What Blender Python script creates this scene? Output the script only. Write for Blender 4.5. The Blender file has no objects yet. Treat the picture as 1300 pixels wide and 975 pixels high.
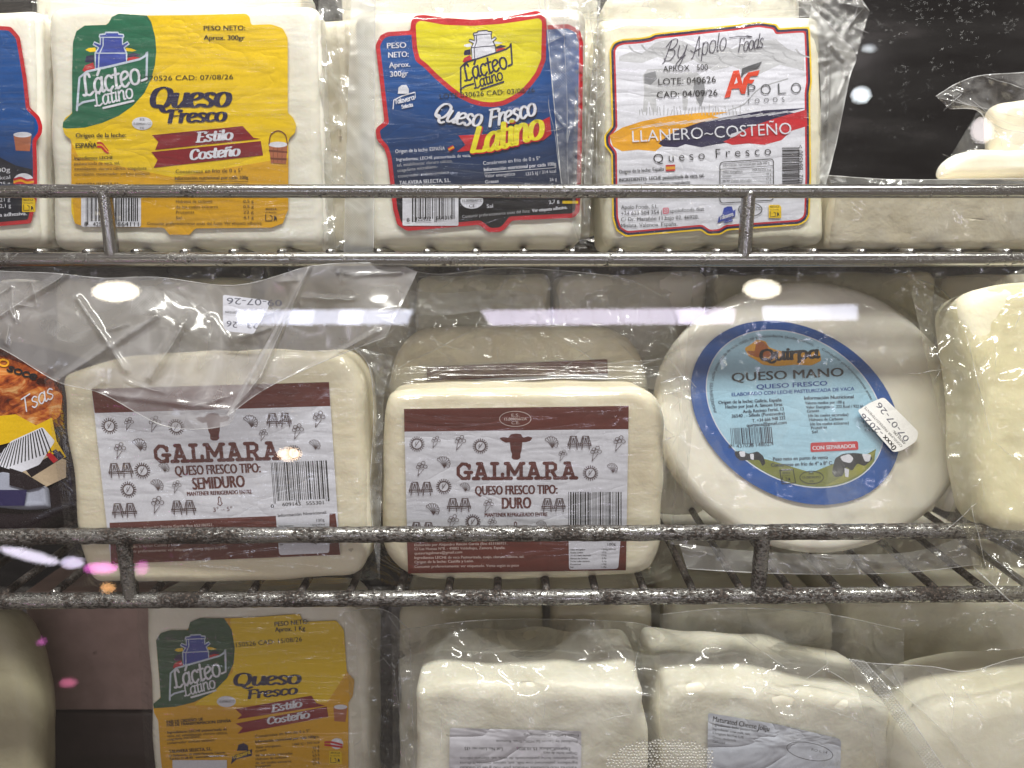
import bpy, bmesh, math, random
from mathutils import Vector, noise, Matrix
from math import radians as R, sin, cos, pi, sqrt, atan2, hypot
random.seed(7)
sc = bpy.context.scene
COL = sc.collection

# ------------------------------------------------------------------ camera, light, exposure
F = 902.0
PITCH = R(12.9)
CAM = Vector((0, 0, 1.25))
cd = bpy.data.cameras.new('camera'); cam = bpy.data.objects.new('camera', cd); COL.objects.link(cam)
cam.location = CAM; cam.rotation_euler = (pi/2 - PITCH, 0, 0)
cd.sensor_width = 36; cd.lens = F/1300*36; cd.clip_start = .01; cd.clip_end = 60
cd.dof.use_dof = True; cd.dof.focus_distance = .425; cd.dof.aperture_fstop = 7.0
sc.camera = cam
w = bpy.data.worlds.new('World'); sc.world = w; w.use_nodes = True
wb = w.node_tree.nodes['Background']; wb.inputs[0].default_value = (.72, .62, .55, 1); wb.inputs[1].default_value = .38
sc.view_settings.view_transform = 'Standard'; sc.view_settings.look = 'None'
sc.view_settings.exposure = 0.0; sc.view_settings.gamma = 1
sc.cycles.transparent_max_bounces = 40; sc.cycles.max_bounces = 10
sc.cycles.diffuse_bounces = 4; sc.cycles.glossy_bounces = 4; sc.cycles.caustics_reflective = False
sc.cycles.caustics_refractive = False; sc.cycles.sample_clamp_indirect = 4; sc.cycles.use_denoising = True

def area(name, loc, sx, sy, power, rot, col=(1, 1, 1)):
    l = bpy.data.lights.new(name, 'AREA'); l.shape = 'RECTANGLE'; l.size = sx; l.size_y = sy
    l.energy = power; l.color = col
    o = bpy.data.objects.new(name, l); COL.objects.link(o); o.location = loc; o.rotation_euler = rot
    return o
# unseen main light from the shop ceiling, above and in front of the shelves
area('shop_main_light', (0.25, .02, 1.25 + 1.45), 1.7, .16, 70, (R(14), 0, 0), (1.0, .97, .915))
# soft ceiling light of the shop, behind and above the camera
area('ceiling_light', (-.3, -1.3, 3.0), 2.6, 1.6, 22.0, (R(-38), 0, 0), (1.0, .96, .95))

# ------------------------------------------------------------------ helpers
def ray(px, py):
    x = (px - 650)/F; y = (487.5 - py)/F
    return Vector((x, cos(PITCH) + y*sin(PITCH), -sin(PITCH) + y*cos(PITCH)))

class Face:
    """a plane in the place; at() meets a sight line with it, d metres proud of it"""
    def __init__(s, x, y, z, lean=0, yaw=0):
        s.O = Vector((x, y, 1.25 + z))
        m = Matrix.Rotation(R(yaw), 3, 'Z')
        s.N = m @ Vector((0, -cos(R(lean)), sin(R(lean)))); s.V = m @ Vector((0, sin(R(lean)), cos(R(lean))))
        s.U = m @ Vector((1, 0, 0))
    def at(s, px, py, d=0):
        r = ray(px, py); o = s.O + s.N*d
        return CAM + r*((o - CAM).dot(s.N)/r.dot(s.N))
    def uv(s, px, py):
        p = s.at(px, py) - s.O; return (p.dot(s.U), p.dot(s.V))
    def P(s, u, v, d): return s.O + s.U*u + s.V*v + s.N*d

def prop(o, label=None, cat=None, group=None, kind=None):
    if label: o['label'] = label
    if cat: o['category'] = cat
    if group: o['group'] = group
    if kind: o['kind'] = kind
    return o
def empty(name, loc, label=None, cat=None, group=None):
    o = bpy.data.objects.new(name, None); COL.objects.link(o); o.location = loc; o.empty_display_size = .02
    return prop(o, label, cat, group)
def wroot(p):
    v = Vector((0, 0, 0))
    while p is not None: v = v + p.location; p = p.parent
    return v
def mesh(name, verts, faces, mats, parent=None, mi=None, smooth=True):
    off = wroot(parent)
    me = bpy.data.meshes.new(name); me.from_pydata([Vector(v) - off for v in verts], [], faces)
    for m in (mats if isinstance(mats, list) else [mats]): me.materials.append(m)
    if mi: me.polygons.foreach_set('material_index', mi)
    me.polygons.foreach_set('use_smooth', [smooth]*len(me.polygons)); me.update()
    o = bpy.data.objects.new(name, me); COL.objects.link(o); o.parent = parent
    return o

# ------------------------------------------------------------------ materials
def nt(name):
    m = bpy.data.materials.new(name); m.use_nodes = True; t = m.node_tree; t.nodes.clear()
    o = t.nodes.new('ShaderNodeOutputMaterial'); return m, t, o
def N(t, typ, **k):
    n = t.nodes.new(typ)
    for a, v in k.items():
        if isinstance(v, bpy.types.NodeSocket): t.links.new(v, n.inputs[a.replace('_', ' ')])
        elif a.replace('_', ' ') in n.inputs: n.inputs[a.replace('_', ' ')].default_value = v
        else: setattr(n, a, v)
    return n
def L(t, a, b): t.links.new(a, b)
def coord(t, scale=(1, 1, 1), rot=(0, 0, 0)):
    c = N(t, 'ShaderNodeTexCoord'); mp = N(t, 'ShaderNodeMapping'); L(t, c.outputs['Object'], mp.inputs[0])
    mp.inputs['Scale'].default_value = scale; mp.inputs['Rotation'].default_value = rot
    return mp.outputs[0]
def tex(t, vec, scale, detail=3, rough=.5, dist=0):
    n = N(t, 'ShaderNodeTexNoise'); L(t, vec, n.inputs['Vector']); n.inputs['Scale'].default_value = scale
    n.inputs['Detail'].default_value = detail; n.inputs['Roughness'].default_value = rough; n.inputs['Distortion'].default_value = dist
    return n.outputs['Fac']
def ramp(t, fac, stops):
    r = N(t, 'ShaderNodeValToRGB'); L(t, fac, r.inputs[0]); e = r.color_ramp.elements
    while len(e) < len(stops): e.new(.5)
    for q, (p, c) in zip(e, stops):
        q.position = p; q.color = c if len(c) == 4 else (*c, 1)
    return r.outputs[0]
def mth(t, op, a, b=None, clamp=False):
    n = N(t, 'ShaderNodeMath', operation=op); n.use_clamp = clamp
    for i, v in enumerate((a, b)):
        if v is None: continue
        if isinstance(v, bpy.types.NodeSocket): L(t, v, n.inputs[i])
        else: n.inputs[i].default_value = v
    return n.outputs[0]
def bump(t, h, strength=.5, dist=.001, nrm=None):
    b = N(t, 'ShaderNodeBump'); L(t, h, b.inputs['Height']); b.inputs['Strength'].default_value = strength
    b.inputs['Distance'].default_value = dist
    if nrm: L(t, nrm, b.inputs['Normal'])
    return b.outputs[0]
def lin(r, g, b): return tuple(((c/255)/12.92 if c/255 <= .04045 else ((c/255 + .055)/1.055)**2.4) for c in (r, g, b))

_pc = {}
def paper(rgb, gloss=.35, wr=.22, rgb2=None, zr=None):
    """printed label stock: ink colour, faint grain, shallow wrinkles shared by all inks of one label"""
    key = (rgb, gloss, wr, rgb2, zr)
    if key in _pc: return _pc[key]
    m, t, o = nt('label_print'); b = N(t, 'ShaderNodeBsdfPrincipled'); L(t, b.outputs[0], o.inputs[0])
    c = lin(*rgb); v = coord(t)
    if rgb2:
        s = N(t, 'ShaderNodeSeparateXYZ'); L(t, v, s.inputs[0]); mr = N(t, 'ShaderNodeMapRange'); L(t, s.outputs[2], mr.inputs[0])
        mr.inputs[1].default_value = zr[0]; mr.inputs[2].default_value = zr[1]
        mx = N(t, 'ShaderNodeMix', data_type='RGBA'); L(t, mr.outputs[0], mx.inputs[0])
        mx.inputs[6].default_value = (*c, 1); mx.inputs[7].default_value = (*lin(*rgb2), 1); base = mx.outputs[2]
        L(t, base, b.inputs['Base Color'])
    else:
        n = tex(t, v, 900, 2)
        L(t, ramp(t, n, [(.3, tuple(x*.93 for x in c)), (.7, tuple(min(1, x*1.04 + .002) for x in c))]), b.inputs['Base Color'])
    h1 = tex(t, coord(t, (14, 14, 30)), 1.2, 3, .5, .6); h2 = tex(t, coord(t, (30, 30, 30), (0, .5, 0)), 1.6, 2)
    hh = mth(t, 'ADD', mth(t, 'POWER', mth(t, 'ABSOLUTE', mth(t, 'SUBTRACT', h1, .5)), .7), mth(t, 'MULTIPLY', h2, .5))
    L(t, bump(t, hh, wr, .006), b.inputs['Normal'])
    b.inputs['Roughness'].default_value = gloss; b.inputs['Specular IOR Level'].default_value = .4
    _pc[key] = m; return m

def cheese_mat(name, a, b_, lump=.35, pits=True, rough=.42, sc_=1.0):
    m, t, o = nt(name); b = N(t, 'ShaderNodeBsdfPrincipled'); L(t, b.outputs[0], o.inputs[0]); v = coord(t)
    n = tex(t, v, 22*sc_, 5, .6, .3)
    col = ramp(t, n, [(.3, lin(*a)), (.7, lin(*b_))])
    if pits:
        vo = N(t, 'ShaderNodeTexVoronoi'); L(t, coord(t, (1, 1, 1.6)), vo.inputs['Vector']); vo.inputs['Scale'].default_value = 55
        vo.inputs['Randomness'].default_value = 1
        pm = mth(t, 'LESS_THAN', mth(t, 'ADD', vo.outputs['Distance'], mth(t, 'MULTIPLY', tex(t, v, 420, 2), .3)), .225)
        pm = mth(t, 'MULTIPLY', pm, mth(t, 'GREATER_THAN', tex(t, v, 18, 1), .55))
        mx = N(t, 'ShaderNodeMix', data_type='RGBA'); L(t, mth(t, 'MULTIPLY', pm, .6), mx.inputs[0]); L(t, col, mx.inputs[6])
        mx.inputs[7].default_value = (*lin(*[int(x*.72) for x in a]), 1); col = mx.outputs[2]
    L(t, col, b.inputs['Base Color'])
    h = mth(t, 'ADD', tex(t, v, 45*sc_, 4, .55, .2), mth(t, 'MULTIPLY', tex(t, v, 420, 3), .06))
    if pits: h = mth(t, 'SUBTRACT', h, mth(t, 'MULTIPLY', pm, .35))
    L(t, bump(t, h, lump, .004), b.inputs['Normal'])
    b.inputs['Roughness'].default_value = rough
    b.inputs['Subsurface Weight'].default_value = .18; b.inputs['Subsurface Radius'].default_value = (.006, .004, .002)
    b.inputs['Subsurface Scale'].default_value = 1
    return m

def film_mat(name, haze=.06, tint=(.96, .96, .95), rough=.10, wr=.6, scale=1.0, white=(.82, .84, .86), seal=0, wr_scale=(1, 1, 1), f0=.06, fine=.45, facet=0.0, fsc=60):
    """clear plastic film: see-through, creased, with a little milky haze; seal > 0 embosses the weld pattern"""
    m, t, o = nt(name); v = coord(t, wr_scale)
    n1 = tex(t, v, 28*scale, 3, .5, 1.2)
    ridge = mth(t, 'POWER', mth(t, 'SUBTRACT', 1.0, mth(t, 'MULTIPLY', mth(t, 'ABSOLUTE', mth(t, 'SUBTRACT', n1, .5)), 2.0)), 9)
    n2 = tex(t, coord(t, (2.4, 1, .8), (.3, .5, .2)), 60*scale, 2, .5, .8)
    ridge2 = mth(t, 'POWER', mth(t, 'SUBTRACT', 1.0, mth(t, 'MULTIPLY', mth(t, 'ABSOLUTE', mth(t, 'SUBTRACT', n2, .5)), 2.0)), 12)
    h = mth(t, 'ADD', ridge, mth(t, 'MULTIPLY', ridge2, fine)); h = mth(t, 'ADD', h, mth(t, 'MULTIPLY', n1, 1.5))
    if seal:
        a = N(t, 'ShaderNodeTexWave', wave_type='BANDS'); L(t, coord(t, (1, 1, 1), (0, R(45), 0)), a.inputs[0]); a.inputs['Scale'].default_value = seal
        b2 = N(t, 'ShaderNodeTexWave', wave_type='BANDS'); L(t, coord(t, (1, 1, 1), (0, R(-45), 0)), b2.inputs[0]); b2.inputs['Scale'].default_value = seal
        a.bands_direction = 'X'; b2.bands_direction = 'X'
        g = mth(t, 'MULTIPLY', a.outputs['Fac'], b2.outputs['Fac']); h = mth(t, 'ADD', h, mth(t, 'MULTIPLY', g, 1.6))
    nrm = bump(t, h, wr, .0028)
    if facet:
        # flat crumple facets: every cell tilts its own way
        dn = N(t, 'ShaderNodeTexNoise'); L(t, v, dn.inputs['Vector']); dn.inputs['Scale'].default_value = 30; dn.inputs['Detail'].default_value = 2
        dv = N(t, 'ShaderNodeVectorMath', operation='SCALE'); L(t, dn.outputs['Color'], dv.inputs[0]); dv.inputs['Scale'].default_value = .022
        av = N(t, 'ShaderNodeVectorMath', operation='ADD'); L(t, coord(t, (1, .8, .55), (.2, .6, .1)), av.inputs[0]); L(t, dv.outputs[0], av.inputs[1])
        acc = None
        for sc_, am in ((fsc, 1.0), (fsc*2.3, .5)):
            vo = N(t, 'ShaderNodeTexVoronoi'); L(t, av.outputs[0], vo.inputs['Vector']); vo.inputs['Scale'].default_value = sc_
            sb_ = N(t, 'ShaderNodeVectorMath', operation='SUBTRACT'); L(t, vo.outputs['Color'], sb_.inputs[0]); sb_.inputs[1].default_value = (.5, .5, .5)
            ss = N(t, 'ShaderNodeVectorMath', operation='SCALE'); L(t, sb_.outputs[0], ss.inputs[0]); ss.inputs['Scale'].default_value = facet*am
            ad = N(t, 'ShaderNodeVectorMath', operation='ADD'); L(t, nrm, ad.inputs[0]); L(t, ss.outputs[0], ad.inputs[1]); nrm = ad.outputs[0]
        nn = N(t, 'ShaderNodeVectorMath', operation='NORMALIZE'); L(t, nrm, nn.inputs[0]); nrm = nn.outputs[0]
    lw = N(t, 'ShaderNodeLayerWeight'); lw.inputs['Blend'].default_value = .5; L(t, nrm, lw.inputs['Normal'])
    fr = mth(t, 'ADD', f0, mth(t, 'MULTIPLY', mth(t, 'POWER', lw.outputs['Facing'], 4), .75), True)
    gl = N(t, 'ShaderNodeBsdfAnisotropic'); gl.inputs['Color'].default_value = (1, 1, 1, 1); gl.inputs['Roughness'].default_value = rough
    L(t, nrm, gl.inputs['Normal'])
    tr = N(t, 'ShaderNodeBsdfTransparent'); tr.inputs[0].default_value = (*tint, 1)
    di = N(t, 'ShaderNodeBsdfDiffuse'); di.inputs[0].default_value = (*white, 1); L(t, nrm, di.inputs['Normal'])
    tl = N(t, 'ShaderNodeBsdfTranslucent'); tl.inputs[0].default_value = (*white, 1)
    dm = N(t, 'ShaderNodeMixShader'); dm.inputs[0].default_value = .4; L(t, di.outputs[0], dm.inputs[1]); L(t, tl.outputs[0], dm.inputs[2])
    hz = mth(t, 'ADD', haze, mth(t, 'MULTIPLY', mth(t, 'ADD', ridge, mth(t, 'MULTIPLY', ridge2, fine)), haze*.9 + .02), True)
    if seal: hz = mth(t, 'ADD', hz, mth(t, 'MULTIPLY', mth(t, 'GREATER_THAN', g, .5), .12), True)
    hz = mth(t, 'MULTIPLY', hz, mth(t, 'ADD', .5, tex(t, v, 14, 2)))
    m1 = N(t, 'ShaderNodeMixShader'); L(t, hz, m1.inputs[0]); L(t, tr.outputs[0], m1.inputs[1]); L(t, dm.outputs[0], m1.inputs[2])
    m2 = N(t, 'ShaderNodeMixShader'); L(t, fr, m2.inputs[0]); L(t, m1.outputs[0], m2.inputs[1]); L(t, gl.outputs[0], m2.inputs[2])
    L(t, m2.outputs[0], o.inputs[0]); return m

def metal_mat(name, rust, dark=.5):
    m, t, o = nt(name); b = N(t, 'ShaderNodeBsdfPrincipled'); L(t, b.outputs[0], o.inputs[0])
    v = coord(t, (.45, 1, 1)); v1 = coord(t, (1, 1, 1))
    n = mth(t, 'ADD', mth(t, 'MULTIPLY', tex(t, v, 780, 4, .75), .6), mth(t, 'MULTIPLY', tex(t, v1, 42, 3, .6), .4))
    mask = N(t, 'ShaderNodeMapRange'); L(t, n, mask.inputs[0]); mask.inputs[1].default_value = rust - .035; mask.inputs[2].default_value = rust + .035
    mk = mth(t, 'SUBTRACT', 1.0, mask.outputs[0], True)   # 1 = rust
    rc = ramp(t, tex(t, v1, 700, 3, .7), [(.3, (.006, .005, .005)), (.5, (.026, .020, .018)), (.62, (.09, .062, .05)), (.76, (.27, .23, .21))])
    mx = N(t, 'ShaderNodeMix', data_type='RGBA'); L(t, mk, mx.inputs[0]); mx.inputs[6].default_value = (dark, dark*.99, dark*.98, 1); L(t, rc, mx.inputs[7])
    L(t, mx.outputs[2], b.inputs['Base Color'])
    L(t, mth(t, 'SUBTRACT', 1.0, mth(t, 'MULTIPLY', mk, .85)), b.inputs['Metallic'])
    L(t, mth(t, 'ADD', .2, mth(t, 'MULTIPLY', mk, .4)), b.inputs['Roughness'])
    h = mth(t, 'ADD', mth(t, 'MULTIPLY', mk, -.6), mth(t, 'MULTIPLY', tex(t, v1, 650, 4, .7), mth(t, 'ADD', .12, mth(t, 'MULTIPLY', mk, 1.2))))
    L(t, bump(t, h, .8, .0011), b.inputs['Normal']); return m

def plain(name, c, rough=.5, spec=.5, metal=0, bumpy=0, bs=60):
    m, t, o = nt(name); b = N(t, 'ShaderNodeBsdfPrincipled'); L(t, b.outputs[0], o.inputs[0])
    v = coord(t); n = tex(t, v, bs, 4)
    L(t, ramp(t, n, [(.25, tuple(x*.82 for x in c)), (.75, tuple(min(1, x*1.12) for x in c))]), b.inputs['Base Color'])
    b.inputs['Roughness'].default_value = rough; b.inputs['Specular IOR Level'].default_value = spec; b.inputs['Metallic'].default_value = metal
    if bumpy: L(t, bump(t, n, bumpy, .003), b.inputs['Normal'])
    return m
def emit(name, c, s):
    m, t, o = nt(name); e = N(t, 'ShaderNodeEmission'); e.inputs[0].default_value = (*c, 1); e.inputs[1].default_value = s
    L(t, e.outputs[0], o.inputs[0]); return m

M_CHROME = metal_mat('worn_chrome', .415, .36)
M_RUSTY = metal_mat('rusty_chrome', .51, .36)
M_WIRE = metal_mat('rusty_wire', .56, .35)
CH_WHITE = cheese_mat('fresh_white_cheese', (234, 230, 216), (245, 243, 234), .25, False, .38)
CH_WARM = cheese_mat('fresh_ivory_cheese', (230, 224, 202), (242, 239, 222), .3, True, .38)
CH_YEL = cheese_mat('firm_ivory_cheese', (228, 217, 190), (240, 234, 214), .35, True, .42)
CH_MANO = cheese_mat('smooth_white_cheese', (242, 236, 222), (248, 245, 237), .15, False, .45, .6)
CH_BUT = cheese_mat('buttery_cheese', (238, 231, 202), (245, 240, 220), .35, False, .55, .7)
CH_BRI = cheese_mat('brined_white_cheese', (228, 223, 204), (247, 245, 234), .6, True, .4, .8)
FILM_V = film_mat('vacuum_film', .010, rough=.12, wr=.24, wr_scale=(.22, 1, 2.2), f0=.04, fine=.15)
FILM_FL = film_mat('loose_vacuum_film', .15, rough=.13, wr=.3, scale=.8, fine=.2, facet=.5, fsc=70)
FILM_BAG = film_mat('plastic_bag_film', .28, rough=.17, wr=.05, scale=.4, white=(.76, .75, .80), fine=.05, facet=.30, fsc=30)
FILM_CLR = film_mat('clear_bag_film', .075, rough=.12, wr=.10, scale=.5, fine=.1, f0=.045, facet=.42, fsc=42)
FILM_MID = film_mat('slightly_milky_bag_film', .13, rough=.13, wr=.07, scale=.5, white=(.78, .78, .8), fine=.1, facet=.34, fsc=34)
FILM_SEAL = film_mat('welded_seal_film', .30, rough=.18, wr=.22, scale=.6, seal=290, fine=.1)
FILM_SEAL2 = film_mat('dotted_seal_film', .12, rough=.18, wr=.22, scale=.6, seal=270, fine=.1)
FILM_YEL = film_mat('yellowish_bag_film', .06, tint=(.97, .96, .88), rough=.13, wr=.22, scale=.5, white=(.85, .83, .72), fine=.1, facet=.34, fsc=36)

m, t, o = nt('film_glint'); b = N(t, 'ShaderNodeBsdfPrincipled'); b.inputs['Base Color'].default_value = (.85, .86, .88, 1); b.inputs['Roughness'].default_value = .15  # pale bead colour puts the glints of film edges and folds into shape
tr = N(t, 'ShaderNodeBsdfTransparent'); mx = N(t, 'ShaderNodeMixShader'); mx.inputs[0].default_value = .42; L(t, tr.outputs[0], mx.inputs[1]); L(t, b.outputs[0], mx.inputs[2]); L(t, mx.outputs[0], o.inputs[0]); GLINT = m

# ------------------------------------------------------------------ geometry builders
def seg_dist(px, py, a):
    x0, y0, x1, y1 = a; dx, dy = x1 - x0, y1 - y0
    k = max(0, min(1, ((px - x0)*dx + (py - y0)*dy)/(dx*dx + dy*dy + 1e-9)))
    return hypot(px - x0 - k*dx, py - y0 - k*dy)
def chain(pts, n):
    """resample a polyline to n+1 points with Catmull-Rom smoothing"""
    P = [Vector((p[0], p[1])) for p in pts]; P = [P[0]*2 - P[1]] + P + [P[-1]*2 - P[-2]]
    out = []; m = len(P) - 3
    for i in range(n + 1):
        s = i/n*m; k = min(int(s), m - 1); t = s - k; a, b, c, d = P[k:k + 4]
        out.append(.5*((2*b) + (c - a)*t + (2*a - 5*b + 4*c - d)*t*t + (3*b - a - 3*c + d)*t**3))
    return out
def lerp_chain(pts, n):
    out = []; m = len(pts) - 1
    for i in range(n + 1):
        s = i/n*m; k = min(int(s), m - 1); t = s - k
        out.append(Vector(pts[k][:2])*(1 - t) + Vector(pts[k + 1][:2])*t)
    return out
HUG = {}
def hug_depth(face, px, py, hug):
    pts, bev, prof = hug; best = 1e9; ins = False; n = len(pts)
    for i in range(n):
        x0, y0 = pts[i - 1]; x1, y1 = pts[i]
        d = seg_dist(px, py, (x0, y0, x1, y1)); best = min(best, d)
        if (y0 > py) != (y1 > py) and px < (x1 - x0)*(py - y0)/(y1 - y0) + x0: ins = not ins
    m_ = best*prof
    if ins:
        q = max(0, bev - m_); return -(bev - sqrt(max(0, bev*bev - q*q))) + .0012 + .0013*min(1, m_/bev)
    return -bev + .0012 - min(m_*1.1, .014)
def bead(lines, r, name, mat, parent, seg=5):
    """thin pale beads standing for bright glints on film, along polylines of points, joined into one part"""
    vs = []; fs = []
    for P_ in lines:
        b0 = len(vs); n = len(P_)
        for i, p in enumerate(P_):
            t = (P_[min(i + 1, n - 1)] - P_[max(i - 1, 0)])
            if t.length < 1e-9: t = Vector((1, 0, 0))
            t.normalize(); u = t.orthogonal().normalized(); v = t.cross(u)
            rr = r*(.35 + .65*abs(noise.noise(p*90)*1.6)) * (min(1, i/3 + .2)*min(1, (n - 1 - i)/3 + .2))
            for k in range(seg): a = 2*pi*k/seg; vs.append(p + (u*cos(a) + v*sin(a))*rr)
        for i in range(n - 1):
            for k in range(seg): fs.append((b0 + i*seg + k, b0 + i*seg + (k + 1) % seg, b0 + (i + 1)*seg + (k + 1) % seg, b0 + (i + 1)*seg + k))
    return mesh(name, vs, fs, mat, parent)
def sheet(face, top, bot, name, mat, parent, nu=60, nv=40, ctrl=((0, 0, .004),), creases=(), amp=.0006, freq=30, seed=0, sharp=False, hug=None, rim='', fold=.0002, auto=0):
    """a film sheet between two traced edges, standing proud of FACE by depths given at control points, creased and crumpled"""
    f = lerp_chain if sharp else chain
    T = f(top, nu); B = f(bot, nu); vs = []
    rc = random.Random(seed*13 + 5); creases = list(creases)
    for _ in range(auto):
        i0 = rc.randint(2, nu - 2); b0 = rc.uniform(.05, .95); c0 = T[i0]*(1 - b0) + B[i0]*b0; an = rc.uniform(0, pi); ln = rc.uniform(14, 60)
        creases.append((c0.x, c0.y, c0.x + ln*cos(an), c0.y + ln*sin(an), rc.uniform(3, 6), rc.uniform(.0006, .0022)))
        if rc.random() < .5: creases.append((c0.x, c0.y, c0.x + ln*.6*cos(an + 1.1), c0.y + ln*.6*sin(an + 1.1), 3.5, rc.uniform(.0006, .0018)))
    def dep(x, y):
        if hug: d = hug_depth(face, x, y, hug)
        else:
            ws = 0; d = 0
            for cx, cy, cdp in ctrl:
                wgt = 1/((x - cx)**2 + (y - cy)**2 + 60)**1.3; ws += wgt; d += wgt*cdp
            d /= ws
        for c in creases:
            q = seg_dist(x, y, c[:4])
            if q < c[4]: d += c[5]*(1 - q/c[4])**1.5
        q3 = Vector((x/100*freq/10, y/100*freq/10, seed*7.3))
        return d + amp*(1 - abs(noise.noise(q3))*2.6) + amp*.6*noise.noise(q3*2.7) + amp*.9*(.5 - abs(noise.noise(q3*.8 + Vector((9, 3, 1)))))
    for j in range(nv + 1):
        b = j/nv
        for i in range(nu + 1):
            p = T[i]*(1 - b) + B[i]*b; vs.append(face.at(p.x, p.y, dep(p.x, p.y)))
    fs = [(j*(nu + 1) + i, (j + 1)*(nu + 1) + i, (j + 1)*(nu + 1) + i + 1, j*(nu + 1) + i + 1) for j in range(nv) for i in range(nu)]
    o = mesh(name, vs, fs, mat, parent)
    w_ = nu + 1; ed = {'t': [vs[i] for i in range(w_)], 'b': [vs[nv*w_ + i] for i in range(w_)], 'l': [vs[j*w_] for j in range(nv + 1)], 'r': [vs[j*w_ + nu] for j in range(nv + 1)]}
    if rim: bead([ed[c] for c in rim], .00042, 'film_edge', GLINT, o)['kind'] = 'stuff'
    if creases and fold:
        ls = []; x_0, x_1 = min(q.x for q in T + B), max(q.x for q in T + B)
        def inside(x, y):
            for i in range(nu):
                if min(T[i].x, T[i + 1].x) - 2 <= x <= max(T[i].x, T[i + 1].x) + 2 and y < T[i].y: return False
                if min(B[i].x, B[i + 1].x) - 2 <= x <= max(B[i].x, B[i + 1].x) + 2 and y > B[i].y: return False
            return x_0 < x < x_1
        for k, c in enumerate(creases):
            dx, dy = c[2] - c[0], c[3] - c[1]; L_ = hypot(dx, dy); n = max(6, int(L_/4)); pl = []
            for i in range(n + 1):
                t_ = i/n; wv = 2.2*noise.noise(Vector((t_*3, k*3.1, seed))); x = c[0] + dx*t_ - dy/L_*wv; y = c[1] + dy*t_ + dx/L_*wv
                if not inside(x, y): break
                pl.append(face.at(x, y, dep(x, y) + .0001))
            if len(pl) > 4: ls.append(pl)
        if ls: bead(ls, fold, 'fold_lines', GLINT, o)['kind'] = 'stuff'
    return o

def hugof(pts, bev, scale=.00046): return (pts, bev, scale)
def roundpoly(pts, r, n=5):
    out = []; m = len(pts)
    for i, p in enumerate(pts):
        a = Vector(pts[i - 1][:2]); b = Vector(p[:2]); c = Vector(pts[(i + 1) % m][:2]); rr = p[2] if len(p) > 2 else r
        da = (a - b); dc = (c - b); k = min(rr, da.length*.49, dc.length*.49)
        s = b + da.normalized()*k; e = b + dc.normalized()*k
        for j in range(n + 1):
            t = j/n; q = s*(1 - t)**2 + b*2*t*(1 - t) + e*t*t; out.append((q.x, q.y))
    return out
def dens(pts, step):
    out = []; m = len(pts)
    for i in range(m):
        a = Vector(pts[i]); b = Vector(pts[(i + 1) % m]); k = max(1, int((b - a).length/step))
        for j in range(k): q = a.lerp(b, j/k); out.append((q.x, q.y))
    return out
def slab(face, outline, name, mat, parent, thick=.05, bev=.006, amp=.0006, freq=40, seed=0, step=.004, back=True, d0=0):
    """a block whose front outline lies on FACE, with rounded rims and a slightly uneven skin"""
    uv = dens([face.uv(*p) for p in outline], step); n = len(uv)
    cu = sum(p[0] for p in uv)/n; cv = sum(p[1] for p in uv)/n
    hw = (max(p[0] for p in uv) - min(p[0] for p in uv))/2; hh = (max(p[1] for p in uv) - min(p[1] for p in uv))/2
    bev = min(bev, hw*.8, hh*.8); rings = [(.004, 0), (.08, 0), (.2, 0), (.4, 0), (.62, 0), (.8, 0), (.93, 0)]; rl = []
    for s, d in rings: rl.append((s*(1 - bev/hw), s*(1 - bev/hh), 0.0))
    for k in range(0, 6):
        a = k/5*pi/2; ins = bev*(1 - sin(a)); rl.append((1 - ins/hw, 1 - ins/hh, -bev*(1 - cos(a))))
    for k in range(1, 5): rl.append((1, 1, -bev - (thick - 2*bev)*k/5))
    for k in range(0, 6):
        a = pi/2 - k/5*pi/2; ins = bev*(1 - sin(a)); rl.append((1 - ins/hw, 1 - ins/hh, -thick + bev*(1 - cos(a))))
    rl += [(.5, .5, -thick)]
    vs = []; fs = []
    for su, sv, d in rl:
        for u, v in uv:
            q = Vector((u*su + cu*(1 - su), v*sv + cv*(1 - sv), 0))
            k = noise.noise(Vector((q.x*freq, q.y*freq, d*freq + seed*5.1)))
            inward = amp*k if d < -1e-6 else 0
            rad = Vector((q.x - cu, q.y - cv, 0)); rad = rad.normalized() if rad.length > 1e-6 else rad
            dd = -amp*abs(k)*.6 if d > -1e-6 else amp*.4*k
            vs.append(face.P(q.x + rad.x*inward*1.6, q.y + rad.y*inward*1.6, d + dd + d0))
    for j in range(len(rl) - 1):
        for i in range(n):
            a = j*n + i; b = j*n + (i + 1) % n; fs.append((a, b, b + n, a + n))
    fs.append(tuple(range(n))); fs.append(tuple(reversed(range((len(rl) - 1)*n, len(rl)*n))))
    return mesh(name, vs, fs, mat, parent)

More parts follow.
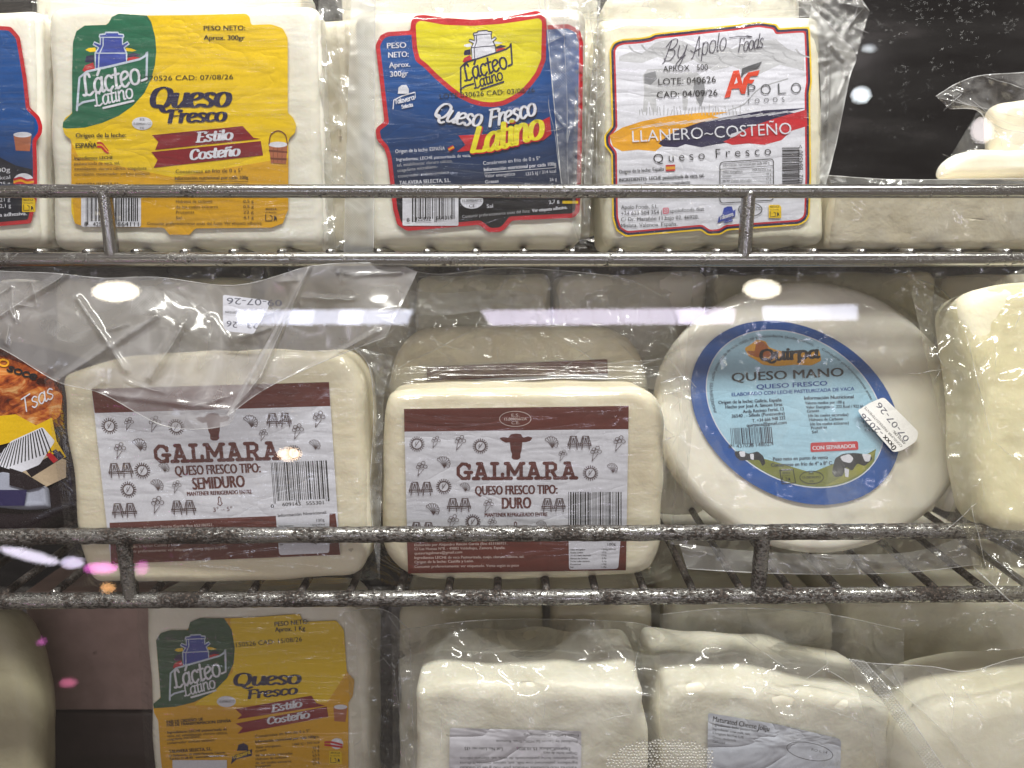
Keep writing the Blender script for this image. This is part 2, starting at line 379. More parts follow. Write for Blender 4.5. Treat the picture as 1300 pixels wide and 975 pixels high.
def rod(name, a, b, r, mat, parent, seg=14, rings=2, rough=0, cap=True, seed=0):
    a = Vector(a); b = Vector(b); d = (b - a).normalized(); u = d.orthogonal().normalized(); v = d.cross(u); vs = []; fs = []
    for j in range(rings + 1):
        c = a.lerp(b, j/rings)
        for i in range(seg):
            t = 2*pi*i/seg; q = u*cos(t) + v*sin(t)
            rr = r*(1 + rough*noise.noise((c + q*r)*260 + Vector((seed, 0, 0))) + rough*.5*noise.noise((c + q*r)*700))
            vs.append(c + q*rr)
    for j in range(rings):
        for i in range(seg):
            k = j*seg + i; l = j*seg + (i + 1) % seg; fs.append((k, l, l + seg, k + seg))
    if cap: fs.append(tuple(reversed(range(seg)))); fs.append(tuple(range(rings*seg, rings*seg + seg)))
    return mesh(name, vs, fs, mat, parent)
def box(name, lo, hi, mat, parent=None, bev=0):
    bm = bmesh.new(); bmesh.ops.create_cube(bm, size=1)
    for v in bm.verts: v.co = Vector(((lo[k] + hi[k])/2 + v.co[k]*(hi[k] - lo[k]) for k in range(3)))
    if bev: bmesh.ops.bevel(bm, geom=bm.edges[:], offset=bev, segments=2, affect='EDGES')
    vs = [v.co.copy() for v in bm.verts]; fs = [[v.index for v in f.verts] for f in bm.faces]; bm.free()
    return mesh(name, vs, fs, mat, parent, smooth=False)

# ------------------------------------------------------------------ printing
_tc = {}
def glyphs(s, bold):
    k = (s, bold)
    if k not in _tc:
        c = bpy.data.curves.new('t', 'FONT'); c.body = s; c.size = 1; c.offset = bold; c.resolution_u = 3; c.fill_mode = 'FRONT'
        o = bpy.data.objects.new('t', c); COL.objects.link(o)
        dg = bpy.context.evaluated_depsgraph_get(); dg.update(); me = o.evaluated_get(dg).to_mesh()
        vs = [(v.co.x, v.co.y) for v in me.vertices]; fs = [tuple(p.vertices) for p in me.polygons]
        o.evaluated_get(dg).to_mesh_clear(); bpy.data.objects.remove(o); bpy.data.curves.remove(c)
        x0 = min(v[0] for v in vs) if vs else 0; x1 = max(v[0] for v in vs) if vs else 1
        _tc[k] = (vs, fs, x0, x1)
    return _tc[k]
CAPH = .729
X = {  # stroke letters: advance, strokes
 'o': (.5, [[(.24, .5), (.1, .44), (.04, .25), (.1, .06), (.24, 0), (.38, .06), (.44, .25), (.38, .44), (.24, .5)]]),
 'a': (.5, [[(.38, .42), (.24, .5), (.08, .4), (.04, .2), (.12, .02), (.25, .03), (.38, .2)], [(.4, .5), (.38, .1), (.42, .01), (.5, .05)]]),
 'n': (.5, [[(.06, .5), (.06, 0)], [(.06, .33), (.18, .47), (.3, .5), (.37, .4), (.37, .1), (.41, .01), (.48, .04)]]),
 'u': (.5, [[(.05, .5), (.05, .12), (.14, .0), (.26, .04), (.38, .22)], [(.39, .5), (.39, .1), (.43, .01), (.5, .05)]]),
 'e': (.44, [[(.05, .24), (.22, .27), (.37, .36), (.33, .47), (.2, .5), (.06, .4), (.04, .18), (.12, .03), (.25, 0), (.39, .1)]]),
 's': (.4, [[(.34, .41), (.22, .5), (.09, .44), (.09, .33), (.25, .22), (.32, .12), (.24, .01), (.12, .0), (.03, .09)]]),
 'r': (.36, [[(.07, .5), (.07, 0)], [(.07, .3), (.17, .45), (.27, .5), (.34, .45)]]),
 'c': (.42, [[(.37, .4), (.25, .5), (.09, .42), (.04, .23), (.1, .05), (.23, 0), (.38, .1)]]),
 't': (.32, [[(.14, .68), (.12, .12), (.18, .0), (.3, .06)], [(.0, .48), (.28, .48)]]),
 'i': (.2, [[(.08, .5), (.07, .1), (.1, .01), (.18, .05)], [(.1, .66), (.105, .67)]]),
 'l': (.2, [[(.09, .74), (.07, .1), (.1, .01), (.18, .05)]]),
 'p': (.5, [[(.07, .5), (.07, -.22)], [(.07, .35), (.2, .5), (.38, .44), (.42, .25), (.36, .04), (.2, 0), (.07, .12)]]),
 'd': (.5, [[(.38, .42), (.24, .5), (.08, .4), (.04, .2), (.12, .02), (.25, .03), (.38, .2)], [(.44, .75), (.38, .1), (.42, .01), (.5, .05)]]),
 'y': (.46, [[(.05, .5), (.06, .2), (.16, .03), (.3, .1), (.4, .3)], [(.42, .5), (.36, 0), (.24, -.25), (.08, -.22), (.2, -.05), (.46, .12)]]),
 'v': (.42, [[(.03, .5), (.18, 0)], [(.18, 0), (.37, .5)]]),
 'h': (.5, [[(.07, .74), (.06, 0)], [(.06, .33), (.18, .47), (.3, .5), (.37, .4), (.37, .02)]]),
 'L': (.5, [[(.36, .6), (.3, .72), (.18, .7), (.13, .55), (.13, .12), (.08, .02), (.0, .05)], [(.02, .03), (.14, .04), (.3, .0), (.46, .08)]]),
 'K': (.5, [[(.12, .7), (.1, 0)], [(.12, .02), (.46, .02), (.5, .14)]]),
 'Q': (.72, [[(.32, .72), (.12, .63), (.04, .36), (.12, .08), (.32, 0), (.52, .08), (.6, .36), (.52, .63), (.32, .72)], [(.18, .1), (.32, .08), (.46, -.12), (.6, -.16), (.7, -.08)]]),
 'F': (.54, [[(.15, .7), (.12, 0)], [(.05, .7), (.5, .7), (.51, .58)], [(.13, .36), (.42, .38)]]),
 'E': (.56, [[(.15, .7), (.12, 0)], [(.06, .7), (.5, .7), (.5, .58)], [(.14, .37), (.36, .37)], [(.04, 0), (.48, 0), (.52, .14)]]),
 'C': (.56, [[(.5, .56), (.44, .68), (.3, .72), (.12, .62), (.05, .35), (.12, .08), (.3, 0), (.5, .14)]]),
 'B': (.6, [[(.2, .72), (.08, 0), (.0, -.1)], [(.0, .5), (.2, .74), (.45, .76), (.5, .6), (.38, .44), (.18, .38), (.42, .36), (.5, .2), (.36, .0), (.14, -.02), (.02, .08)]]),
 'A': (.62, [[(.0, -.05), (.12, .06), (.36, .78), (.42, .5), (.48, 0)], [(-.12, .3), (.1, .2), (.34, .26), (.56, .3)]]),
 'T': (.5, [[(.2, .7), (.17, 0)], [(.0, .66), (.5, .72)]]),
 'P': (.52, [[(.12, .7), (.12, 0)], [(.12, .7), (.34, .7), (.46, .56), (.38, .38), (.12, .34)]]),
 'O': (.7, [[(.34, .72), (.12, .62), (.05, .36), (.12, .1), (.34, 0), (.56, .1), (.63, .36), (.56, .62), (.34, .72)]]),
 'I': (.3, [[(.12, .7), (.12, 0)]]),
 'S': (.5, [[(.42, .6), (.28, .72), (.1, .66), (.08, .5), (.26, .38), (.42, .26), (.4, .06), (.2, 0), (.05, .12)]]),
 'D': (.62, [[(.12, .7), (.12, 0)], [(.08, .7), (.34, .68), (.54, .5), (.54, .2), (.34, .02), (.08, 0)]]),
 ' ': (.3, []),
}
X['á'] = (X['a'][0], X['a'][1] + [[(.22, .6), (.34, .76)]])
X['ñ'] = (X['n'][0], X['n'][1] + [[(.08, .6), (.17, .68), (.27, .61), (.37, .69)]])
SLAB = {
 'G': (.66, [[(.56, .6), (.56, .48)], [(.56, .52), (.44, .66), (.26, .68), (.08, .5), (.08, .2), (.26, .02), (.42, .02), (.54, .1)], [(.54, .02), (.54, .28)], [(.38, .29), (.66, .29)]]),
 'A': (.72, [[(.14, .02), (.34, .68)], [(.36, .68), (.57, .02)], [(.22, .22), (.5, .22)], [(.02, .01), (.26, .01)], [(.44, .01), (.7, .01)], [(.2, .68), (.38, .68)]]),
 'L': (.56, [[(.16, .68), (.16, .02)], [(.04, .68), (.3, .68)], [(.04, .01), (.52, .01)], [(.51, .01), (.51, .2)]]),
 'M': (.84, [[(.14, .68), (.14, .02)], [(.7, .68), (.7, .02)], [(.14, .68), (.42, .2)], [(.42, .2), (.7, .68)], [(.02, .68), (.16, .68)], [(.68, .68), (.82, .68)], [(.02, .01), (.27, .01)], [(.57, .01), (.82, .01)]]),
 'R': (.68, [[(.15, .68), (.15, .02)], [(.03, .68), (.4, .68), (.52, .6), (.52, .42), (.4, .33), (.16, .33)], [(.36, .33), (.54, .02)], [(.03, .01), (.28, .01)], [(.48, .01), (.66, .01)]]),
}
class Print:
    """collects inked shapes lying on a label; build() links them as one mesh"""
    def __init__(s, face, d, M=None):
        s.f = face; s.d = d; s.M = M or (lambda x, y: (x, y)); s.v = []; s.fc = []; s.mi = []; s.mats = []
    def mid(s, m):
        if m not in s.mats: s.mats.append(m)
        return s.mats.index(m)
    def add(s, pts, faces, mat, dd=0.0):
        b = len(s.v); k = s.mid(mat)
        for p in pts: q = s.M(*p); s.v.append(s.f.at(q[0], q[1], s.d + dd))
        for f in faces: s.fc.append(tuple(b + i for i in f)); s.mi.append(k)
    def up(s, k=1): s.d += 6e-6*k
    def P(s, pts, mat, r=0):
        s.up(); pts = roundpoly(pts, r) if r else [tuple(p[:2]) for p in pts]
        ar = sum(pts[i - 1][0]*pts[i][1] - pts[i][0]*pts[i - 1][1] for i in range(len(pts)))
        if ar > 0: pts = pts[::-1]
        from mathutils.geometry import tessellate_polygon
        tri = tessellate_polygon([[Vector((x, y, 0)) for x, y in pts]])
        out = []
        for a, b, c in tri:
            A, B, C = pts[a], pts[b], pts[c]
            k = (B[0] - A[0])*(C[1] - A[1]) - (B[1] - A[1])*(C[0] - A[0])
            if abs(k) > 1e-9: out.append((a, b, c) if k < 0 else (a, c, b))
        s.add(pts, out, mat)
    def R(s, x0, y0, x1, y1, mat, r=0): s.P([(x0, y0), (x1, y0), (x1, y1), (x0, y1)], mat, r)
    def E(s, cx, cy, rx, ry, mat, n=28, rot=0):
        s.P([(cx + rx*cos(2*pi*i/n)*cos(rot) - ry*sin(2*pi*i/n)*sin(rot), cy + rx*cos(2*pi*i/n)*sin(rot) + ry*sin(2*pi*i/n)*cos(rot)) for i in range(n)], mat)
    def T(s, txt, x0, y0, x1, y1, h, mat, bold=0.0, shear=0.0):
        """text fitted between two baseline ends, cap height h"""
        vs, fs, a, b = glyphs(txt, 0.0 if bold >= 0 else bold); L_ = hypot(x1 - x0, y1 - y0); ex = Vector((x1 - x0, y1 - y0))/(b - a)
        n = Vector((y1 - y0, -(x1 - x0)))/max(L_, 1e-6); ev = n*(h/CAPH) + ex.normalized()*shear*h/CAPH
        o = Vector((x0, y0)); pts = []
        for vx, vy in vs: q = o + ex*(vx - a) + ev*vy; pts.append((q.x, q.y))
        s.add(pts, [f for f in fs], mat, 4e-6)
        if bold > 0: dx = ex.normalized()*(h*(.03 + bold*2.2)); s.add([(x + dx.x, y + dx.y) for x, y in pts], [f for f in fs], mat, 8e-6)
    def arc(s, txt, cx, cy, rx, ry, a0, a1, h, mat, bold=0.0, tilt=0):
        """text along an ellipse, angles in degrees, clockwise from the left"""
        vs, fs, a, b = glyphs(txt, 0.0); pts = []
        for vx, vy in vs:
            t = R(a0 + (a1 - a0)*(vx - a)/(b - a)); k = 1 + vy*h/CAPH/rx
            x, y = -cos(t)*rx*k, -sin(t)*ry*k; pts.append((cx + x, cy + y + tilt*x))
        s.add(pts, fs, mat, 4e-6)
    def stroke(s, pts, a, b, mat, smooth=True, closed=False, lvl=0, n=None):
        """sweep an a x b nib along pts"""
        if smooth and len(pts) > 2: C = chain(pts, n or (len(pts) - 1)*4)
        else: C = [Vector(p) for p in pts]
        vs = []; fs = []
        for i, p in enumerate(C):
            t = (C[min(i + 1, len(C) - 1)] - C[max(i - 1, 0)])
            if t.length < 1e-9: t = Vector((1, 0))
            t.normalize(); nx, ny = -t.y, t.x; k = sqrt((a*nx)**2 + (b*ny)**2) + 1e-9
            o = Vector((a*a*nx/k, b*b*ny/k)); vs += [p + o, p - o]
            if i: j = 2*i; fs.append((j - 2, j, j + 1, j - 1))
        s.add([(q.x, q.y) for q in vs], fs, mat, 2e-6*(lvl % 8) + 3e-6)
        for e in (C[0], C[-1]):
            s.add([(e.x + a*cos(q*pi/4), e.y - b*sin(q*pi/4)) for q in range(8)], [tuple(range(8))], mat, 2e-6*(lvl % 8) + 2e-5)
    def S(s, txt, x0, y0, x1, y1, h, nib, mat, shear=0.0, serif=0, font=None, gap=0.0, lift=0.0):
        font = font or X; s.up(); adv = sum(font[c][0] + gap for c in txt) - gap - .06; L_ = hypot(x1 - x0, y1 - y0)
        t = Vector((x1 - x0, y1 - y0)).normalized(); n = Vector((t.y, -t.x)); sx = L_/adv; sy = h/.72; cx = 0; k = 0
        for c in txt:
            for st in font[c][1]:
                pts = []
                for x, y in st:
                    q = Vector((x0, y0)) + t*((cx + x)*sx + shear*y*sy) + n*(y*sy + lift*4*((cx + x)/adv)*(1 - (cx + x)/adv)); pts.append((q.x, q.y))
                s.stroke(pts, nib[0], nib[1], mat, smooth=(font is X), lvl=k); k += 1
                if serif:
                    for e, g in ((0, 1), (-1, -2)):
                        if abs(st[e][0] - st[g][0]) < .05 and abs(st[e][1] - st[g][1]) > .1 and (st[e][1] in (0, .5, .7, -.22) or st[e][1] > .69):
                            q = Vector(pts[e]); a_ = q - t*serif*h; b_ = q + t*serif*h
                            s.stroke([tuple(a_), tuple(b_)], nib[1], nib[1], mat, False, lvl=k + 3); k += 1
            cx += font[c][0] + gap
        s.up(6)
    def bars(s, x0, y0, x1, y1, mat, seed=1, slant=0.0, n=44, digits=None, dm=None, dh=6):
        """a bar code: upright bars of uneven width"""
        rnd = random.Random(seed); s.up(); x = x0; wd = (x1 - x0)/n/1.0; i = 0
        while x < x1 - wd:
            wi = wd*rnd.choice((.5, .5, .9, 1.3)); sp = wd*rnd.choice((.5, .6, .9, 1.1))
            lo = y1 + (dh*.7 if digits and i in (0, 1, 13, 14, 27, 28) else 0)
            s.add([(x, y0 + slant*(x - x0)), (x + wi, y0 + slant*(x - x0)), (x + wi + 0, lo + slant*(x - x0)), (x, lo + slant*(x - x0))], [(0, 3, 2, 1)], mat, 0); x += wi + sp; i += 1
    def build(s, name, parent):
        return mesh(name, s.v, s.fc, s.mats, parent, s.mi, smooth=False) if s.v else None

def inset(pts, d):
    out = []; m = len(pts); ar = sum(pts[i - 1][0]*pts[i][1] - pts[i][0]*pts[i - 1][1] for i in range(m)); sg = 1 if ar > 0 else -1
    for i in range(m):
        a = Vector(pts[i - 1][:2]); b = Vector(pts[i][:2]); c = Vector(pts[(i + 1) % m][:2])
        t = ((b - a).normalized() + (c - b).normalized()); t = t.normalized() if t.length > 1e-6 else Vector((1, 0))
        n = Vector((-t.y, t.x))*sg; k = 1/max(.5, n.dot(Vector((-(b - a).normalized().y, (b - a).normalized().x))*sg))
        out.append((b.x + n.x*d*k, b.y + n.y*d*k))
    return out
def label_plate(face, pts, mat, parent, d=.0006, name='label', thick=.0003):
    """the label itself: a thin plate with a real edge"""
    n = len(pts); ar = sum(pts[i - 1][0]*pts[i][1] - pts[i][0]*pts[i - 1][1] for i in range(n))
    if ar > 0: pts = pts[::-1]
    vs = [face.at(x, y, d) for x, y in pts] + [face.at(x, y, d - thick) for x, y in pts]
    from mathutils.geometry import tessellate_polygon
    fs = []
    for a, b, c in tessellate_polygon([[Vector((x, y, 0)) for x, y in pts]]):
        A, B, C = pts[a], pts[b], pts[c]; k = (B[0] - A[0])*(C[1] - A[1]) - (B[1] - A[1])*(C[0] - A[0])
        fs.append((a, b, c) if k < 0 else (a, c, b))
    fs += [(i, i + n, (i + 1) % n + n, (i + 1) % n) for i in range(n)]
    return mesh(name, vs, fs, mat, parent, smooth=False)

# inks
W = paper((226, 228, 242)); WB = paper((200, 212, 232)); K = paper((26, 24, 28)); NAVY = paper((34, 30, 72)); YEL = paper((240, 202, 8)); YEL2 = paper((224, 168, 4))
GRN = paper((24, 104, 76)); GRN2 = paper((40, 84, 56)); BLU = paper((52, 72, 168)); RED = paper((196, 30, 44)); MAR = paper((134, 16, 34)); BRN = paper((100, 40, 30), .4)
GRY = paper((178, 180, 188)); GRY2 = paper((140, 142, 150)); DG = paper((84, 86, 92)); ORG = paper((222, 66, 34)); GLD = paper((232, 166, 30)); LB = paper((168, 208, 232))

def churn_logo(p, ox, oy, s, rot, line, fill, word, banner=None, accents=True, w1='Lácteo', w2='Latino'):
    """milk churn standing on a waving ribbon with two written words; (ox, oy) is the middle of the churn's lid"""
    c, sn = cos(rot), sin(rot)
    def q(x, y): x -= 590; y -= 225; return (ox + (x*c - y*sn)*s, oy + (x*sn + y*c)*s)
    def Q(l): return [q(*a) for a in l]
    lw = 10*s
    if accents:
        p.P(Q([(350, 385), (380, 368), (440, 362), (450, 400), (390, 405)]), YEL if fill is not W else W)
        p.P(Q([(720, 365), (770, 372), (820, 392), (780, 400), (720, 395)]), YEL if fill is not W else W)
        p.P(Q([(345, 480), (360, 440), (430, 430), (430, 500), (350, 500)]), NAVY)
        p.P(Q([(735, 430), (790, 410), (860, 430), (830, 445), (735, 455)]), NAVY)
        p.P(Q([(322, 575), (345, 530), (420, 500), (440, 560), (340, 585)]), RED)
        p.P(Q([(735, 460), (790, 447), (850, 455), (800, 480), (735, 492)]), RED)
    body = [(535, 225), (650, 225), (655, 240), (698, 245), (700, 262), (690, 278), (690, 335), (735, 310), (750, 330), (705, 365), (727, 415), (727, 505), (440, 560), (440, 415), (470, 365), (420, 335), (432, 312), (485, 335), (487, 280), (478, 262), (482, 245), (530, 240)]
    if banner is not None:
        p.P(Q([(300, 610), (345, 590), (600, 530), (850, 470), (915, 400), (915, 640), (860, 680), (500, 790), (300, 870), (272, 940)]), banner)
    p.P(Q(body), fill)
    p.up(4); p.stroke(Q(body + [body[0]]), lw*.7, lw*.7, line, False, lvl=0)
    p.stroke(Q([(485, 270), (695, 270)]), lw*.5, lw*.5, line, False, lvl=3)
    p.stroke(Q([(450, 415), (727, 415)]), lw*.5, lw*.5, line, False, lvl=4)
    p.stroke(Q([(512, 275), (512, 345), (475, 425), (470, 545)]), lw*.5, lw*.5, line, False, lvl=5)
    p.up(6); p.stroke(Q([(272, 938), (285, 760), (295, 640), (360, 585), (600, 530), (850, 470), (900, 440), (915, 402), (912, 560), (910, 640)]), lw, lw, line, False, lvl=1)
    p.stroke(Q([(272, 900), (330, 865), (430, 845)]), lw, lw, line, False, lvl=6)
    a = q(335, 812); b = q(850, 690); p.S(w1, *a, *b, 195*s, (12*s, 10.5*s), word, .12)
    a = q(440, 905); b = q(785, 822); p.S(w2, *a, *b, 125*s, (8*s, 7.5*s), word, .12)
    p.up(); p.stroke(Q([(515, 918), (790, 852)]), lw, lw, word, False)
    p.stroke(Q([(865, 668), (910, 650)]), lw, lw, word, False, lvl=4)

def flag(p, x, y, w_, h_, rot=0, wavy=False):
    f = [RED, GLD, RED]; hs = [0, .27, .73, 1]; c, s_ = cos(rot), sin(rot)
    for i in range(3):
        pts = [(0, hs[i]*h_), (w_, hs[i]*h_), (w_, hs[i + 1]*h_), (0, hs[i + 1]*h_)]
        p.P([(x + a*c - b*s_, y + a*s_ + b*c) for a, b in pts], f[i])
def recycle(p, x, y, s, ground, ink):
    if ground is not None: p.P([(x, y), (x + 14*s, y), (x + 17*s, y + 3*s), (x + 17*s, y + 18*s), (x, y + 18*s)], ground)
    p.T('RECICLA', x + 2*s, y + 4*s, x + 14*s, y + 4*s, 2.4*s, ink, .02); p.T('En Amarillo', x + 2*s, y + 7.5*s, x + 14*s, y + 7.5*s, 2*s, ink)
    p.up(); p.stroke([(x + 2*s, y + 9*s), (x + 2*s, y + 16*s), (x + 9*s, y + 16*s), (x + 9*s, y + 11*s), (x + 7*s, y + 10*s)], .5*s, .5*s, ink, False)
    p.P([(x + 11.5*s, y + 10*s), (x + 14*s, y + 12*s), (x + 14.5*s, y + 17*s), (x + 13*s, y + 14*s), (x + 11*s, y + 17*s)], ink)

def pack(name, face, base, label, cat, group=None):
    b = face.at(*base); return empty(name, b, label, cat, group)

# ------------------------------------------------------------------ structure
def plainbox(name, lo, hi, mat): return prop(box(name, lo, hi, mat), kind='structure')
m, t, o = nt('wet_black_panel'); b = N(t, 'ShaderNodeBsdfPrincipled'); L(t, b.outputs[0], o.inputs[0]); v = coord(t)
vo = N(t, 'ShaderNodeTexVoronoi'); L(t, coord(t, (1, 1, 1.4)), vo.inputs[0]); vo.inputs['Scale'].default_value = 150
dr = mth(t, 'MULTIPLY', mth(t, 'LESS_THAN', vo.outputs['Distance'], .3), mth(t, 'GREATER_THAN', tex(t, v, 40, 2), .5))
L(t, ramp(t, tex(t, coord(t, (1.2, 1, 5)), 6, 5, .6), [(.35, (.002, .002, .003)), (.55, (.010, .010, .011)), (.75, (.035, .032, .034))]), b.inputs['Base Color'])  # grey streaks painted in place of blurred reflections on the panel
L(t, bump(t, mth(t, 'MULTIPLY', dr, mth(t, 'SUBTRACT', .4, vo.outputs['Distance'])), .45, .003), b.inputs['Normal']); b.inputs['Roughness'].default_value = .14
plainbox('back_wall', (-1.3, .84, .55), (1.3, .86, 1.75), m)
M_FLOOR = plain('dark_tray', (.05, .045, .05), .45)
plainbox('cabinet_floor', (-1.3, .30, .74), (1.3, .84, .76), M_FLOOR)

# ------------------------------------------------------------------ wire racks
def rack(label, Yl, Yr, zt, zb, posts, wires, rt, rb, mat, rough, depth=.34, right=.62, wmat=None):
    t_ = empty('wire_rack', (0, (Yl + Yr)/2, 1.25 + zb), label, 'wire rack', 'wire racks of the cheese cabinet')
    xl = -.62
    def Y(x): return Yl + (Yr - Yl)*(x - xl)/(right - xl)
    def Z(z, x): return 1.25 + z
    rod('front_rail', (xl, Y(xl), 1.25 + zt), (right, Y(right), 1.25 + zt), rt, mat, t_, 20, 420, rough, seed=1)
    rod('lower_rail', (xl, Y(xl), 1.25 + zb), (right, Y(right), 1.25 + zb), rb, mat, t_, 20, 420, rough, seed=5)
    rod('rear_rail', (xl, Y(xl) + depth, 1.25 + zb), (right, Y(right) + depth, 1.25 + zb), .004, mat, t_, 10, 4)
    rod('middle_rail', (xl, Y(xl) + depth*.5, 1.25 + zb - .001), (right, Y(right) + depth*.5, 1.25 + zb - .001), .003, mat, t_, 10, 4)
    for x in posts: rod('post', (x, Y(x), 1.25 + zb), (x, Y(x), 1.25 + zt), rb*.93, mat, t_, 16, 14, rough*.8, seed=x*9)
    for x in wires:
        y = Y(x); rod('cross_wire', (x, y - .001, 1.25 + zb + rb*.55 + .0015), (x, y + depth, 1.25 + zb + rb*.55 + .0015), .0024, wmat or mat, t_, 8, 40, rough*.8, seed=x*30)
    return t_
fr1 = Face(0, .42, -.02); fr2 = Face(0, .375, -.2)
xs1 = [fr1.at(47 + 61.8*k, 323).x for k in range(-4, 25)]
rack('cleaner chrome wire rack carrying the top row of vacuum packs', .42, .424, .0168, -.0218, [fr1.at(137, 290).x, fr1.at(949, 290).x], xs1, .0039, .0043, M_CHROME, .02)
xs2 = [fr2.at(67 + 62.7*k, 765).x for k in range(-4, 25)]
rack('pitted rusty wire rack holding the large round cheese and the brown-labelled cheeses', .3715, .3885, -.1755, -.2160, [fr2.at(160, 725).x, fr2.at(971, 715).x], xs2, .0046, .0047, M_RUSTY, .10, wmat=M_WIRE)
rack('lowest wire rack, under the frame, carrying the bottom row', .34, .344, -.372, -.412, [-.2, .2], [-.6 + .029*k for k in range(42)], .0045, .0048, M_RUSTY, .05, depth=.40)

# ------------------------------------------------------------------ TOP ROW
A1 = Face(0, .434, -.0144, 7)
CHEESES = 'vacuum packed cheeses on the top rack'
# yellow pack
yp = pack('cheese_pack', A1, (235, 318), 'white cheese pack with yellow and green label and two maroon ribbons, top rack', 'cheese', CHEESES)
slab(A1, roundpoly([(57, 6), (404, 4), (413, 314), (63, 317)], 16), 'cheese', CH_WHITE, yp, .045, .007, .0008, 35, 1)
yo = [(92.6, 53.8), (97, 39.5), (107.7, 32.3), (134.6, 31.6), (138, 29), (141.8, 21.5), (150.8, 17.2), (186.6, 19.7), (250, 19), (312, 17.2), (317, 21), (318.7, 31.6), (344.6, 30.9), (359, 35.9), (365.4, 48.5), (365.4, 143.6), (372, 149), (376, 158), (375, 168), (366, 177), (366, 265.6), (359, 283.6), (344.6, 289), (247.7, 290), (240.5, 298), (215.4, 298), (208, 289), (107.7, 288), (95, 283.6), (90.5, 269), (90.5, 177.7), (82, 171), (79, 160), (82, 150), (91.5, 143.6)]
LA = .0010
yl = label_plate(A1, roundpoly(yo, 3, 3), YEL, yp, LA)
p = Print(A1, LA + 1e-5)
p.P([(90.5, 240), (90.5, 180), (100, 200), (220, 225), (366, 200), (366, 265.6), (359, 283.6), (344.6, 289), (247.7, 290), (240.5, 298), (215.4, 298), (208, 289), (107.7, 288), (95, 283.6)], YEL2)
p.P([(92.6, 53.8), (97, 39.5), (107.7, 32.3), (134.6, 31.6), (138, 29), (141.8, 21.5), (150.8, 17.2), (186.6, 19.7), (192, 28), (197, 46.7), (198.5, 65), (196.7, 82.6), (192, 100), (183, 118.5), (168, 135), (150.8, 147), (130, 156), (107.7, 162), (84.3, 163.3), (79.5, 162), (80, 155), (91.5, 143.6), (91.5, 90)], GRN)
churn_logo(p, 60 + 590/7.222, 10 + 225/7.222, 1/7.222, 0, WB, BLU, W, GRN)
lett = Print(A1, LA + 2.2e-4)
T = lett.T
T('PESO NETO:', 258.5, 38.5, 311, 38, 6.2, K, .012); T('Aprox. 300gr', 258.5, 50.5, 310.5, 50.5, 6.2, K, .02)
T('L070526 CAD: 07/08/26', 178, 102.5, 296, 100.5, 6.4, K)
lett.S('Queso', 190, 137, 289, 135, 26, (4.0, .8), NAVY, .22); lett.S('Fresco', 212, 156, 285, 153.5, 16.5, (2.9, .65), NAVY, .2)
p2 = Print(A1, LA + 1.6e-4)
p2.P([(193, 171.5), (308, 160), (322, 175), (331, 176), (197, 190.3), (201, 180)], MAR)
p2.P([(192, 193), (331, 179), (334, 197), (195, 213), (200, 203)], MAR)
lett.S('Estilo', 249, 180.5, 294, 177, 12.5, (2.0, .7), W, .2); lett.S('Costeño', 241, 203, 303, 197.5, 12.5, (2.0, .7), W, .2)
p2.E(180.5, 156.6, 13, 8.2, W)
T('ES', 177.5, 153, 183.5, 153, 3, DG); T('15.009864/1/CC', 169, 158.4, 192, 158.4, 3, DG); T('CE', 177.5, 164, 183, 164, 3, DG)
T('Origen de la leche:', 96, 174.5, 160, 174, 5.8, K, .008); T('ESPAÑA', 96, 188, 122.5, 187.3, 6.6, K, .012)
for i, c in enumerate((RED, GLD, RED)): p2.stroke([(124, 181.5 + i*2.4), (129, 182 + i*2.4), (133, 187 + i*2.2), (137, 191.5 + i*1.2)], 1.2, 1.3, c, lvl=i)
for i, (s_, x1) in enumerate((('Ingredientes: LECHE', 143), ('pasteurizada de vaca, sal,', 152), ('estabilizante: cloruro cálcico, coagulante', 186), ('microbiano, conservador: sorbato potásico.', 191))):
    T(s_, 94.5, 202.5 + i*6.8, x1, 202 + i*6.6, 4.2, K, .01 if i == 0 else 0)
T('TALAVERA SELECTA, S.L.', 96, 236.5, 152, 236, 4.6, K, .02)
T('Consérvese en frío de 0 a 5°', 223, 220, 308, 218.5, 5, K); T('Información nutricional por cada 100g', 222, 228, 315, 227, 4.4, K, .012)
lett.R(222, 230.4, 315, 231, K); T('Valor energético', 223, 236.5, 262, 236, 4, K, .01); T('1195 kJ / 288 kcal', 278, 236.5, 313, 236, 4, K)
for i, (a, b_) in enumerate((('Hidratos de carbono', '0,5 g'), ('de los cuales azúcares', '0,5 g'), ('Proteínas', '22 g'), ('Sal', '4,1 g'))):
    wd = {0: 46, 1: 53, 2: 23, 3: 7}[i]; T(a, 223.5, 257.5 + i*6.9, 223.5 + wd, 257 + i*6.9, 4, K); T(b_, 309, 257.5 + i*6.9, 322, 257 + i*6.9, 4, K)
T('Consumir preferentemente antes del /Lote: Ver etiqueta adhesiva.', 187, 285.5, 333, 285, 4, K)
p2.R(103, 240, 179, 288, W, 3)
bc = Print(A1, LA + 2.0e-4); bc.bars(109, 244, 176, 281, K, 3, n=42, digits=True)
T('8', 107, 287, 111, 287, 5.5, K); T('425402', 118, 287, 140, 287, 5.5, K); T('864111', 149, 287, 176, 287, 5.5, K)
churn_logo(lett, 199, 241, .028, -.05, K, W, K, None, False, 'Talavera', 'Selecta') if False else None
lett.S('Talavera', 186, 263, 210, 258, 6, (.6, .6), NAVY) if False else None
recycle(p2, 335, 262, 1.15, None, K)
